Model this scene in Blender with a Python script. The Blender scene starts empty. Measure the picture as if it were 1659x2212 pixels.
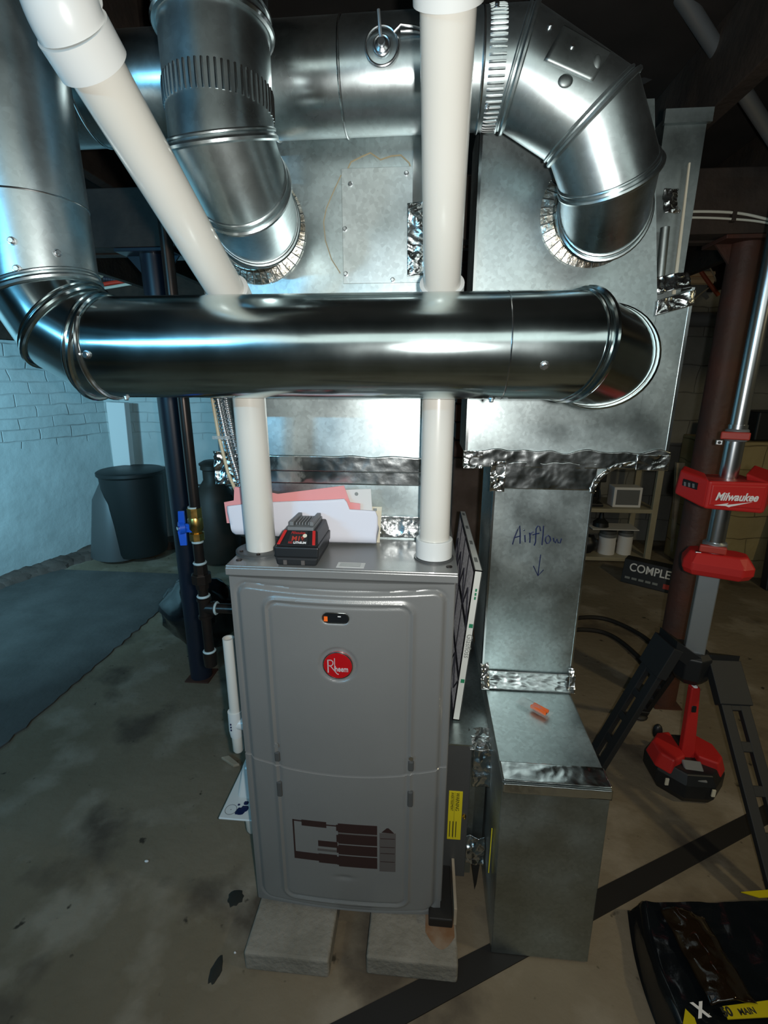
import bpy, math, random
from mathutils import Vector as V, Matrix, noise
random.seed(7)
S = bpy.context.scene
COL = S.collection
PI = math.pi

# ------------------------------------------------------------ camera
FPX = 1030.0
CP = V((0.1576, -0.8367, 1.2685)); YAW, PIT, ROL = 0.0864, 0.2710, 0.0018
cf = V((-math.sin(YAW)*math.cos(PIT), math.cos(YAW)*math.cos(PIT), -math.sin(PIT)))
r0 = V((math.cos(YAW), math.sin(YAW), 0)); u0 = r0.cross(cf)
cr = r0*math.cos(ROL)+u0*math.sin(ROL); cu = cr.cross(cf)
cam = bpy.data.cameras.new('camera'); camo = bpy.data.objects.new('camera', cam); COL.objects.link(camo)
cam.sensor_fit = 'HORIZONTAL'; cam.sensor_width = 36; cam.lens = 36*FPX/1659; cam.clip_start = .01
camo.matrix_world = Matrix(((cr.x, cu.x, -cf.x, CP.x), (cr.y, cu.y, -cf.y, CP.y), (cr.z, cu.z, -cf.z, CP.z), (0, 0, 0, 1)))
S.camera = camo
def at(px, py, x=None, y=None, z=None):
    "world point seen at a photo pixel on one known world plane"
    d = cf+cr*((px-829.5)/FPX)-cu*((py-1106)/FPX)
    t = (x-CP.x)/d.x if x is not None else (y-CP.y)/d.y if y is not None else (z-CP.z)/d.z
    return CP+d*t

# ------------------------------------------------------------ world, lights, exposure
S.view_settings.view_transform = 'Standard'; S.view_settings.look = 'None'
S.view_settings.gamma = 1; S.view_settings.use_curve_mapping = False
S.view_settings.exposure = 0.18
w = bpy.data.worlds.new('world'); S.world = w; w.use_nodes = True
bg = w.node_tree.nodes['Background']; bg.inputs[0].default_value = (.35, .5, .55, 1); bg.inputs[1].default_value = .012
def area(name, loc, target, sx, sy, power, col, spread=PI):
    l = bpy.data.lights.new(name, 'AREA'); l.shape = 'RECTANGLE'; l.size = sx; l.size_y = sy
    l.energy = power; l.color = col; l.spread = spread
    o = bpy.data.objects.new(name, l); COL.objects.link(o); o.location = loc
    o.rotation_euler = (V(target)-V(loc)).to_track_quat('-Z', 'Y').to_euler(); return o
area('phone_flash', (0.195, -0.84, 1.272), (0.1, 0.3, 1.12), .018, .018, 6.6, (1, .975, .93))
area('work_light_long', (-1.13, -2.02, 1.60), (-1.6, 1.4, 1.45), .32, .016, 6.2, (.18, .63, 1), math.radians(118))
area('work_light_short', (-1.50, -2.00, 1.60), (-2.2, 1.4, 1.45), .22, .016, 5.2, (.18, .63, 1), math.radians(118))
area('wall_wash_light', (-1.75, .0, 1.35), (-2.6, 1.35, 1.10), .20, .10, 20, (.38, .78, 1), math.radians(130))  # unseen wash light added to brighten the left wall
area('ceiling_bulb', (2.3, -.5, 1.95), (1.2, 1.2, 0.4), .12, .12, 8, (1, .84, .50))
area('fill_light', (.3, -1.75, 2.0), (.1, .1, .8), 2.6, 1.0, 9.5, (.88, .97, .91))  # broad soft fill added out of view to lift the dark metals

# ------------------------------------------------------------ materials
MATS = {}
def mat(name, col, rough=.5, metal=0, noise_amt=0, noise_scale=8, bump=0, bump_scale=30, col2=None, rough_var=0,
        spec=.5, coat=0, trans=0, alpha=1, detail=4, sheen=0, emit=None, lo=.35, hi=.65):
    m = bpy.data.materials.new(name); m.use_nodes = True; nt = m.node_tree; p = nt.nodes['Principled BSDF']
    p.inputs['Base Color'].default_value = (*col, 1); p.inputs['Roughness'].default_value = rough
    p.inputs['Metallic'].default_value = metal; p.inputs['Specular IOR Level'].default_value = spec
    p.inputs['Coat Weight'].default_value = coat; p.inputs['Transmission Weight'].default_value = trans
    p.inputs['Alpha'].default_value = alpha
    tc = nt.nodes.new('ShaderNodeTexCoord')
    if col2 or rough_var:
        n = nt.nodes.new('ShaderNodeTexNoise'); n.inputs['Scale'].default_value = noise_scale; n.inputs['Detail'].default_value = detail
        nt.links.new(tc.outputs['Object'], n.inputs['Vector'])
        if col2:
            mr = nt.nodes.new('ShaderNodeMapRange'); mr.inputs[1].default_value = lo; mr.inputs[2].default_value = hi
            nt.links.new(n.outputs['Fac'], mr.inputs[0])
            mx = nt.nodes.new('ShaderNodeMix'); mx.data_type = 'RGBA'
            mx.inputs[6].default_value = (*col, 1); mx.inputs[7].default_value = (*col2, 1)
            nt.links.new(mr.outputs[0], mx.inputs[0]); nt.links.new(mx.outputs[2], p.inputs['Base Color'])
        if rough_var:
            mr2 = nt.nodes.new('ShaderNodeMapRange'); mr2.inputs[1].default_value = .3; mr2.inputs[2].default_value = .7
            mr2.inputs[3].default_value = max(.02, rough-rough_var); mr2.inputs[4].default_value = rough+rough_var
            nt.links.new(n.outputs['Fac'], mr2.inputs[0]); nt.links.new(mr2.outputs[0], p.inputs['Roughness'])
    if bump:
        b = nt.nodes.new('ShaderNodeBump'); b.inputs['Strength'].default_value = bump; b.inputs['Distance'].default_value = .01
        n2 = nt.nodes.new('ShaderNodeTexNoise'); n2.inputs['Scale'].default_value = bump_scale; n2.inputs['Detail'].default_value = 5
        nt.links.new(tc.outputs['Object'], n2.inputs['Vector']); nt.links.new(n2.outputs['Fac'], b.inputs['Height'])
        nt.links.new(b.outputs[0], p.inputs['Normal'])
    MATS[name] = m; return m

def galv(name, col, rough, spangle=.06, wave=.25, wscale=4, sp_scale=90):
    "galvanised sheet: zinc spangles, cloudy roughness and a soft waviness"
    m = bpy.data.materials.new(name); m.use_nodes = True; nt = m.node_tree; p = nt.nodes['Principled BSDF']
    p.inputs['Metallic'].default_value = 1
    tc = nt.nodes.new('ShaderNodeTexCoord')
    vo = nt.nodes.new('ShaderNodeTexVoronoi'); vo.inputs['Scale'].default_value = sp_scale
    nz = nt.nodes.new('ShaderNodeTexNoise'); nz.inputs['Scale'].default_value = 7; nz.inputs['Detail'].default_value = 6
    n3 = nt.nodes.new('ShaderNodeTexNoise'); n3.inputs['Scale'].default_value = wscale; n3.inputs['Detail'].default_value = 1
    for n in (vo, nz, n3): nt.links.new(tc.outputs['Object'], n.inputs['Vector'])
    bw = nt.nodes.new('ShaderNodeRGBToBW'); nt.links.new(vo.outputs['Color'], bw.inputs[0])
    mr = nt.nodes.new('ShaderNodeMapRange'); mr.inputs[3].default_value = 1-spangle*2; mr.inputs[4].default_value = 1+spangle
    nt.links.new(bw.outputs[0], mr.inputs[0])
    mul = nt.nodes.new('ShaderNodeMath'); mul.operation = 'MULTIPLY'
    mr3 = nt.nodes.new('ShaderNodeMapRange'); mr3.inputs[1].default_value = .3; mr3.inputs[2].default_value = .7
    mr3.inputs[3].default_value = .82; mr3.inputs[4].default_value = 1.08
    nt.links.new(nz.outputs['Fac'], mr3.inputs[0]); nt.links.new(mr.outputs[0], mul.inputs[0]); nt.links.new(mr3.outputs[0], mul.inputs[1])
    sc = nt.nodes.new('ShaderNodeVectorMath'); sc.operation = 'SCALE'; sc.inputs[0].default_value = col
    nt.links.new(mul.outputs[0], sc.inputs['Scale']); nt.links.new(sc.outputs[0], p.inputs['Base Color'])
    mr2 = nt.nodes.new('ShaderNodeMapRange'); mr2.inputs[1].default_value = .3; mr2.inputs[2].default_value = .7
    mr2.inputs[3].default_value = rough*.75; mr2.inputs[4].default_value = rough*1.35
    nt.links.new(nz.outputs['Fac'], mr2.inputs[0]); nt.links.new(mr2.outputs[0], p.inputs['Roughness'])
    b = nt.nodes.new('ShaderNodeBump'); b.inputs['Strength'].default_value = wave; b.inputs['Distance'].default_value = .02
    nt.links.new(n3.outputs['Fac'], b.inputs['Height']); nt.links.new(b.outputs[0], p.inputs['Normal'])
    MATS[name] = m; return m

ZN = (.60, .67, .68)
M_ROUND = galv('galvanised_round', (.56, .66, .67), .16, .02, .10, 5)
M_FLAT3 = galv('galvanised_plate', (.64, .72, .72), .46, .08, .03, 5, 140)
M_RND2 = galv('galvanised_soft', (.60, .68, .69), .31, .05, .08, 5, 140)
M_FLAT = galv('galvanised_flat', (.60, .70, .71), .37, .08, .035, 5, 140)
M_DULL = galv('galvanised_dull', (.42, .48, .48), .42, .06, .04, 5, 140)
M_BEAD = galv('galvanised_bead', (.72, .76, .77), .2, .02, .05, 5)
M_AGED = mat('aged_tabs', (.62, .62, .57), .3, 1, col2=(.38, .33, .25), noise_scale=30, bump=.3, bump_scale=60)
M_FOIL = mat('foil_tape', (.74, .78, .79), .22, 1, bump=.35, bump_scale=40, rough_var=.08, noise_scale=30)
M_FOILS = mat('foil_smooth', (.72, .77, .78), .2, 1, bump=.12, bump_scale=25, rough_var=.08, noise_scale=18)
M_SCREW = mat('zinc_screw', (.75, .78, .8), .25, 1)
M_PVC = mat('white_pvc', (.70, .69, .635), .25, 0, col2=(.67, .66, .60), noise_scale=6, coat=.2)
M_PVC2 = mat('white_fitting', (.72, .745, .73), .28, 0)
M_GREY = mat('grey_enamel', (.225, .23, .225), .32, .25, bump=.06, bump_scale=500, col2=(.24, .245, .24), noise_scale=5, coat=.15)
M_GREYD = mat('dark_grey_panel', (.095, .10, .10), .42, .3, bump=.05, bump_scale=300)
M_CHROME = mat('chrome', (.85, .86, .87), .1, 1)
M_SILV = mat('silver_print', (.72, .73, .76), .35, .4)
M_RED = mat('badge_red', (.42, .006, .01), .2, 0, coat=.6)
M_REDP = mat('red_plastic', (.52, .022, .02), .42)
M_REDPD = mat('dark_red_plastic', (.42, .04, .025), .5)
M_BLACKP = mat('black_plastic', (.012, .014, .016), .42)
M_BLACKR = mat('charcoal_plastic', (.012, .014, .016), .65)
M_BAG = mat('black_film', (.006, .008, .010), .16, bump=.5, bump_scale=9, coat=.5)
M_GREYP = mat('grey_plastic', (.16, .17, .175), .5)
M_WHITE = mat('white_paper', (.74, .75, .83), .7)
M_WHITE2 = mat('white_paper_warm', (.70, .70, .68), .7)
M_PINK = mat('pink_paper', (.80, .33, .33), .7)
M_CREAM = mat('cream_paper', (.70, .66, .52), .7)
M_WTXT = mat('white_print', (.85, .85, .85), .5)
M_GTXT = mat('grey_print', (.25, .27, .26), .6)
M_GREEN = mat('green_print', (.02, .25, .12), .6)
M_BLUEI = mat('blue_marker', (.004, .012, .07), .5)
M_BLACKT = mat('black_print', (.02, .02, .015), .6)
M_YELLOW = mat('yellow_label', (.80, .68, .02), .5)
M_YELLOW2 = mat('yellow_film', (.55, .45, .01), .35)
M_BRASS = mat('brass', (.72, .45, .13), .28, 1, rough_var=.08, noise_scale=30)
M_BLUE = mat('blue_handle', (.01, .10, .62), .35, coat=.3)
M_IRON = mat('black_iron', (.055, .04, .032), .33, .7, col2=(.035, .03, .028), noise_scale=14)
M_THREAD = mat('pipe_dope', (.45, .58, .60), .5)
M_POSTB = mat('blue_black_paint', (.012, .016, .032), .4, coat=.1, col2=(.014, .017, .024), noise_scale=6)
M_RUST = mat('rust_paint', (.085, .028, .016), .6, col2=(.06, .03, .022), noise_scale=9, bump=.25, bump_scale=40)
M_ALU = mat('brushed_aluminium', (.70, .73, .75), .27, 1)
M_ALU2 = mat('anodised_mast', (.42, .46, .48), .42, .8)
M_WOOD = mat('old_joist', (.050, .034, .024), .75, col2=(.028, .020, .015), noise_scale=12, bump=.3, bump_scale=40)
M_WOOD2 = mat('pale_board', (.45, .38, .28), .7, col2=(.34, .27, .19), noise_scale=18)
M_MESH = mat('filter_media', (.62, .62, .66), .8, col2=(.42, .43, .46), noise_scale=160)
M_CARD = mat('filter_card', (.78, .82, .79), .6)
M_DARKW = mat('dark_wire', (.05, .05, .07), .5)
M_ORANGE = mat('orange_plastic', (.95, .16, .02), .4)
M_CLEAR = mat('clear_bag', (.8, .85, .85), .10, trans=.6, alpha=.45)
M_GLASSD = mat('dark_glass', (.01, .012, .014), .05, spec=.8)
M_BEIGE = mat('beige_shelf', (.42, .38, .27), .5, col2=(.36, .32, .22), noise_scale=6)
M_TAN = mat('tan_cable', (.5, .42, .27), .5)
M_WIREW = mat('white_cable', (.8, .8, .68), .5)
M_WIREO = mat('cream_conduit', (.85, .62, .35), .5)
M_WIRER = mat('red_cable', (.8, .06, .03), .5)
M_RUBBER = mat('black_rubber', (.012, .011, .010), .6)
M_BROWNP = mat('brown_print', (.030, .014, .013), .5)
M_GBROWN = mat('faded_print', (.095, .085, .08), .6)
M_CONC = mat('concrete_paver', (.27, .25, .21), .9, col2=(.20, .185, .15), noise_scale=14, bump=.4, bump_scale=80)
M_STAIN = mat('rust_stain', (.20, .10, .045), .9, col2=(.26, .19, .13), noise_scale=30)
M_ROCK = mat('rubble_stone', (.13, .10, .085), .9, col2=(.07, .05, .04), noise_scale=7, bump=.6, bump_scale=20)
M_BIN = mat('bin_plastic', (.009, .012, .012), .5)
M_CAN = mat('dark_can', (.026, .020, .014), .55, .2, col2=(.035, .027, .02), noise_scale=8)
M_TANB = mat('tan_block', (.30, .25, .14), .85, col2=(.24, .19, .10), noise_scale=4, bump=.3, bump_scale=25)
M_GBLOCK = mat('grey_block', (.22, .22, .20), .9, col2=(.16, .155, .14), noise_scale=4, bump=.3, bump_scale=25)
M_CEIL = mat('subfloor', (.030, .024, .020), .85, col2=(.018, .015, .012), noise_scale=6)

def floor_mat():
    m = bpy.data.materials.new('stained_concrete'); m.use_nodes = True; nt = m.node_tree; p = nt.nodes['Principled BSDF']
    p.inputs['Roughness'].default_value = .85; p.inputs['Specular IOR Level'].default_value = .25
    tc = nt.nodes.new('ShaderNodeTexCoord')
    def nz(s, d, lo, hi, off=0):
        mp = nt.nodes.new('ShaderNodeMapping'); mp.inputs['Location'].default_value = (off, off*.7, 0)
        nt.links.new(tc.outputs['Object'], mp.inputs[0])
        n = nt.nodes.new('ShaderNodeTexNoise'); n.inputs['Scale'].default_value = s; n.inputs['Detail'].default_value = d
        nt.links.new(mp.outputs[0], n.inputs['Vector'])
        r = nt.nodes.new('ShaderNodeMapRange'); r.inputs[1].default_value = lo; r.inputs[2].default_value = hi
        nt.links.new(n.outputs['Fac'], r.inputs[0]); return r.outputs[0]
    def mix(f, a, b):
        x = nt.nodes.new('ShaderNodeMix'); x.data_type = 'RGBA'
        nt.links.new(f, x.inputs[0])
        for s, v in ((6, a), (7, b)):
            if isinstance(v, tuple): x.inputs[s].default_value = (*v, 1)
            else: nt.links.new(v, x.inputs[s])
        return x.outputs[2]
    c = mix(nz(2.2, 5, .38, .62), (.180, .148, .100), (.225, .186, .130))
    c = mix(nz(5, 6, .52, .66, 3), c, (.29, .25, .19))
    c = mix(nz(3.1, 6, .56, .66, 9), c, (.10, .08, .058))
    c = mix(nz(22, 3, .68, .74, 5), c, (.05, .042, .03))
    nt.links.new(c, p.inputs['Base Color'])
    b = nt.nodes.new('ShaderNodeBump'); b.inputs['Strength'].default_value = .35; b.inputs['Distance'].default_value = .01
    n = nt.nodes.new('ShaderNodeTexNoise'); n.inputs['Scale'].default_value = 30; n.inputs['Detail'].default_value = 8
    nt.links.new(tc.outputs['Object'], n.inputs['Vector']); nt.links.new(n.outputs['Fac'], b.inputs['Height']); nt.links.new(b.outputs[0], p.inputs['Normal'])
    return m
M_FLOOR = floor_mat()
def brick_mat(name, ca, cb, mortar, bw, bh, split, axis='x', bumps=.6):
    "painted masonry: brick courses above height 'split', rough parging below"
    m = bpy.data.materials.new(name); m.use_nodes = True; nt = m.node_tree; p = nt.nodes['Principled BSDF']
    p.inputs['Roughness'].default_value = .75
    tc = nt.nodes.new('ShaderNodeTexCoord'); sp = nt.nodes.new('ShaderNodeSeparateXYZ'); cb_ = nt.nodes.new('ShaderNodeCombineXYZ')
    nt.links.new(tc.outputs['Object'], sp.inputs[0])
    nt.links.new(sp.outputs['X' if axis == 'x' else 'Y'], cb_.inputs[0]); nt.links.new(sp.outputs['Z'], cb_.inputs[1])
    br = nt.nodes.new('ShaderNodeTexBrick'); br.inputs['Scale'].default_value = 1
    br.inputs['Brick Width'].default_value = bw; br.inputs['Row Height'].default_value = bh
    br.inputs['Mortar Size'].default_value = .005; br.inputs['Mortar Smooth'].default_value = 1
    br.inputs['Color1'].default_value = (1, 1, 1, 1); br.inputs['Color2'].default_value = (.9, .9, .9, 1); br.inputs['Mortar'].default_value = (0, 0, 0, 1)
    nd = nt.nodes.new('ShaderNodeTexNoise'); nd.inputs['Scale'].default_value = 4; nt.links.new(tc.outputs['Object'], nd.inputs['Vector'])
    va = nt.nodes.new('ShaderNodeVectorMath'); va.operation = 'MULTIPLY_ADD'; va.inputs[1].default_value = (.07, .05, 0)
    nt.links.new(nd.outputs['Color'], va.inputs[0]); nt.links.new(cb_.outputs[0], va.inputs[2]); nt.links.new(va.outputs[0], br.inputs['Vector'])
    n = nt.nodes.new('ShaderNodeTexNoise'); n.inputs['Scale'].default_value = 3.5; n.inputs['Detail'].default_value = 7
    nt.links.new(tc.outputs['Object'], n.inputs['Vector'])
    mr = nt.nodes.new('ShaderNodeMapRange'); mr.inputs[1].default_value = .35; mr.inputs[2].default_value = .68; nt.links.new(n.outputs['Fac'], mr.inputs[0])
    mx = nt.nodes.new('ShaderNodeMix'); mx.data_type = 'RGBA'; mx.inputs[6].default_value = (*ca, 1); mx.inputs[7].default_value = (*cb, 1)
    nt.links.new(mr.outputs[0], mx.inputs[0])
    # mortar lines only above the split, and only in patches
    gt = nt.nodes.new('ShaderNodeMath'); gt.operation = 'GREATER_THAN'; gt.inputs[1].default_value = split; nt.links.new(sp.outputs['Z'], gt.inputs[0])
    n4 = nt.nodes.new('ShaderNodeTexNoise'); n4.inputs['Scale'].default_value = 6; nt.links.new(tc.outputs['Object'], n4.inputs['Vector'])
    mr4 = nt.nodes.new('ShaderNodeMapRange'); mr4.inputs[1].default_value = .50; mr4.inputs[2].default_value = .74; nt.links.new(n4.outputs['Fac'], mr4.inputs[0])
    m1 = nt.nodes.new('ShaderNodeMath'); m1.operation = 'MULTIPLY'; nt.links.new(br.outputs['Fac'], m1.inputs[0]); nt.links.new(gt.outputs[0], m1.inputs[1])
    m2 = nt.nodes.new('ShaderNodeMath'); m2.operation = 'MULTIPLY'; nt.links.new(m1.outputs[0], m2.inputs[0]); nt.links.new(mr4.outputs[0], m2.inputs[1])
    mx2 = nt.nodes.new('ShaderNodeMix'); mx2.data_type = 'RGBA'; mx2.inputs[7].default_value = (*mortar, 1)
    nt.links.new(m2.outputs[0], mx2.inputs[0]); nt.links.new(mx.outputs[2], mx2.inputs[6]); nt.links.new(mx2.outputs[2], p.inputs['Base Color'])
    sub = nt.nodes.new('ShaderNodeMath'); sub.operation = 'MULTIPLY_ADD'; sub.inputs[1].default_value = -1.5; nt.links.new(m1.outputs[0], sub.inputs[0])
    nb = nt.nodes.new('ShaderNodeTexNoise'); nb.inputs['Scale'].default_value = 14; nb.inputs['Detail'].default_value = 6; nt.links.new(tc.outputs['Object'], nb.inputs['Vector'])
    nt.links.new(nb.outputs['Fac'], sub.inputs[2])
    b = nt.nodes.new('ShaderNodeBump'); b.inputs['Strength'].default_value = bumps; b.inputs['Distance'].default_value = .015
    nt.links.new(sub.outputs[0], b.inputs['Height']); nt.links.new(b.outputs[0], p.inputs['Normal'])
    return m
M_WALLL = brick_mat('whitewashed_brick', (.50, .58, .58), (.40, .47, .47), (.20, .21, .20), .21, .075, .83, 'y', .45)
M_WALLB = brick_mat('whitewashed_brick_back', (.50, .55, .54), (.40, .45, .44), (.20, .21, .20), .21, .075, .83, 'x', .45)
M_WALLR = brick_mat('grey_block_wall', (.24, .24, .215), (.17, .17, .15), (.05, .045, .04), .40, .20, -1, 'x')
M_WALLT = brick_mat('tan_stone_wall', (.36, .29, .14), (.28, .22, .11), (.05, .035, .02), .46, .15, -1, 'x')
M_MAT = mat('slate_floor_paint', (.105, .105, .10), .8, col2=(.07, .07, .066), noise_scale=5, bump=.3, bump_scale=40)

# ------------------------------------------------------------ mesh builder
class MB:
    def __init__(s): s.v = []; s.f = []
    def add(s, vs, fs):
        n = len(s.v); s.v += [tuple(v) for v in vs]; s.f += [tuple(i+n for i in f) for f in fs]; return s
    def box(s, a, b, R=None, o=None):
        x0, y0, z0 = a; x1, y1, z1 = b
        vs = [V(p) for p in ((x0, y0, z0), (x1, y0, z0), (x1, y1, z0), (x0, y1, z0), (x0, y0, z1), (x1, y0, z1), (x1, y1, z1), (x0, y1, z1))]
        if R is not None: vs = [R @ v for v in vs]
        if o is not None: vs = [v+V(o) for v in vs]
        return s.add(vs, [(0, 3, 2, 1), (4, 5, 6, 7), (0, 1, 5, 4), (1, 2, 6, 5), (2, 3, 7, 6), (3, 0, 4, 7)])
    def hexa(s, vs): return s.add(vs, [(0, 3, 2, 1), (4, 5, 6, 7), (0, 1, 5, 4), (1, 2, 6, 5), (2, 3, 7, 6), (3, 0, 4, 7)])
    def prism(s, poly, h):
        "poly: list of world points (planar), h: offset vector"
        n = len(poly); h = V(h); a = [V(p) for p in poly]; b = [p+h for p in a]
        return s.add(a+b, [tuple(range(n))[::-1], tuple(range(n, 2*n))]+[(i, (i+1) % n, n+(i+1) % n, n+i) for i in range(n)])
    def cyl(s, p0, p1, r, r1=None, n=24, caps=True):
        return s.rev(p0, (V(p1)-V(p0)), [(0, r), (1, r if r1 is None else r1)], n, caps)
    def rev(s, p0, ax, prof, n=24, caps=True):
        "surface of revolution: prof is (t along ax, radius)"
        p0 = V(p0); ax = V(ax); d = ax.normalized(); u = d.orthogonal().normalized(); w_ = d.cross(u)
        vs = []; fs = []
        for t, r in prof:
            for k in range(n):
                a = 2*PI*k/n; vs.append(p0+ax*t+(u*math.cos(a)+w_*math.sin(a))*r)
        for i in range(len(prof)-1):
            for k in range(n):
                fs.append((i*n+k, i*n+(k+1) % n, (i+1)*n+(k+1) % n, (i+1)*n+k))
        if caps: fs.append(tuple(range(n))[::-1]); fs.append(tuple((len(prof)-1)*n+k for k in range(n)))
        return s.add(vs, fs)
    def tube(s, pts, r, n=10, closed=False, caps=True):
        pts = [V(p) for p in pts]; m = len(pts); vs = []; fs = []; u = None
        for i, p in enumerate(pts):
            if closed: d = (pts[(i+1) % m]-pts[i-1]).normalized()
            else: d = (pts[min(i+1, m-1)]-pts[max(i-1, 0)]).normalized()
            if u is None: u = d.orthogonal().normalized()
            u = (u-d*u.dot(d)).normalized(); w_ = d.cross(u)
            rr = r(i/(m-1)) if callable(r) else r
            for k in range(n):
                a = 2*PI*k/n; vs.append(p+(u*math.cos(a)+w_*math.sin(a))*rr)
        for i in range(m if closed else m-1):
            j = (i+1) % m
            for k in range(n): fs.append((i*n+k, i*n+(k+1) % n, j*n+(k+1) % n, j*n+k))
        if caps and not closed: fs.append(tuple(range(n))[::-1]); fs.append(tuple((m-1)*n+k for k in range(n)))
        return s.add(vs, fs)
    def grid(s, fn, nu, nv, flip=False):
        vs = [fn(i/nu, j/nv) for j in range(nv+1) for i in range(nu+1)]
        fs = [(j*(nu+1)+i, j*(nu+1)+i+1, (j+1)*(nu+1)+i+1, (j+1)*(nu+1)+i) for j in range(nv) for i in range(nu)]
        if flip: fs = [f[::-1] for f in fs]
        return s.add(vs, fs)
    def sphere(s, c, rx, ry, rz, n=16, m=10, fn=None):
        vs = []; c = V(c)
        for j in range(m+1):
            t = PI*j/m
            for i in range(n):
                a = 2*PI*i/n; d = V((math.sin(t)*math.cos(a), math.sin(t)*math.sin(a), math.cos(t)))
                k = fn(d) if fn else 1
                vs.append(c+V((d.x*rx, d.y*ry, d.z*rz))*k)
        return s.add(vs, [(j*n+i, (j+1)*n+i, (j+1)*n+(i+1) % n, j*n+(i+1) % n) for j in range(m) for i in range(n)])
    def build(s, name, material, parent=None, smooth=35, bevel=0, solid=0, seg=2):
        me = bpy.data.meshes.new(name); me.from_pydata(s.v, [], s.f); me.validate(); me.update()
        me.materials.append(material)
        if smooth:
            me.shade_smooth(); me.set_sharp_from_angle(angle=math.radians(smooth))
        o = bpy.data.objects.new(name, me); COL.objects.link(o)
        if parent is not None:
            o.parent = parent; o.matrix_parent_inverse = Matrix.Translation(-world_loc(parent))
        if solid:
            mo = o.modifiers.new('solid', 'SOLIDIFY'); mo.thickness = solid; mo.offset = 0
        if bevel:
            mo = o.modifiers.new('bevel', 'BEVEL'); mo.width = bevel; mo.segments = seg; mo.limit_method = 'ANGLE'; mo.angle_limit = math.radians(40)
        return o
def world_loc(o):
    return V(o.location) if o.parent is None else V((0, 0, 0))
def thing(name, loc, label, cat, group=None):
    o = bpy.data.objects.new(name, None); COL.objects.link(o); o.location = loc; o.empty_display_size = .05
    o['label'] = label; o['category'] = cat
    if group: o['group'] = group
    return o
def tag(o, label, cat, group=None):
    o['label'] = label; o['category'] = cat
    if group: o['group'] = group
    return o
def struct(o): o['kind'] = 'structure'; return o
def lab(o, l): o['label'] = l; return o
def text(name, s, size, origin, xd, yd, m, parent=None, ext=.0004, shear=0, sx=1, bold=0):
    cu_ = bpy.data.curves.new(name, 'FONT'); cu_.body = s; cu_.size = size; cu_.extrude = ext; cu_.shear = shear; cu_.offset = bold
    to = bpy.data.objects.new(name+'_c', cu_); COL.objects.link(to)
    dg = bpy.context.evaluated_depsgraph_get(); me = bpy.data.meshes.new_from_object(to.evaluated_get(dg))
    bpy.data.objects.remove(to)
    xd = V(xd).normalized(); yd = V(yd).normalized(); zd = xd.cross(yd)
    O = V(origin)
    for v in me.vertices:
        c = v.co.copy(); v.co = O+xd*c.x*sx+yd*c.y+zd*c.z
    me.materials.clear(); me.materials.append(m); me.name = name
    o = bpy.data.objects.new(name, me); COL.objects.link(o)
    if parent is not None: o.parent = parent; o.matrix_parent_inverse = Matrix.Translation(-world_loc(parent))
    return o
def screw(parent, p, n, r=.0045):
    n = V(n).normalized(); p = V(p)
    b = MB().rev(p-n*.001, n*.006, [(0, r*1.45), (.3, r*1.4), (.34, r), (.9, r), (1, r*.8)], 10)
    return b.build('screw', M_SCREW, parent, 30)
def ringpts(P, d, r, plane_n, frame):
    u, w_ = frame; out = []
    N = 48
    for k in range(N):
        a = 2*PI*k/N; q = P+(u*math.cos(a)+w_*math.sin(a))*r
        t = (P-q).dot(plane_n)/d.dot(plane_n); out.append(q+d*t)
    return out
def duct(parent, pts, r, m=None, names=None, beads=None, br=.0045, mats={}):
    "gored sheet metal duct along a polyline; each straight piece is one part, mitred at the joints"
    m = m or M_ROUND; pts = [V(p) for p in pts]; n = len(pts); objs = []
    dirs = [(pts[i+1]-pts[i]).normalized() for i in range(n-1)]
    for i in range(n-1):
        d = dirs[i]; u = d.orthogonal().normalized(); w_ = d.cross(u); fr = (u, w_)
        na = d if i == 0 else (dirs[i-1]+d).normalized(); nb = d if i == n-2 else (dirs[i+1]+d).normalized()
        A = ringpts(pts[i], d, r, na, fr); B = ringpts(pts[i+1], d, r, nb, fr); N = len(A)
        mb = MB(); L = 8
        vs = []
        for j in range(L+1):
            vs += [A[k].lerp(B[k], j/L) for k in range(N)]
        fs = [(j*N+k, j*N+(k+1) % N, (j+1)*N+(k+1) % N, (j+1)*N+k) for j in range(L) for k in range(N)]
        mb.add(vs, fs)
        if (beads is None and i < n-2) or (beads and i in beads):
            big = ringpts(pts[i+1], d, r+br*.35, nb, fr); mb.tube(big, br, 8, closed=True)
            big2 = [b-d*.010 for b in ringpts(pts[i+1], d, r+br*.05, nb, fr)]; mb.tube(big2, br*.6, 8, closed=True)
        nm = names[i] if names else 'pipe_section'
        objs.append(mb.build(nm, mats.get(i, m), parent, 40))
    return objs
def bead_ring(mb, P, d, r, br=.004, n=48):
    P = V(P); d = V(d).normalized(); u = d.orthogonal().normalized(); w_ = d.cross(u)
    mb.tube([P+(u*math.cos(2*PI*k/n)+w_*math.sin(2*PI*k/n))*r for k in range(n)], br, 8, closed=True); return mb
def bead(parent, P, d, r, br=.004, m=None):
    return bead_ring(MB(), P, d, r, br).build('pipe_bead', m or M_BEAD, parent)
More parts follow.
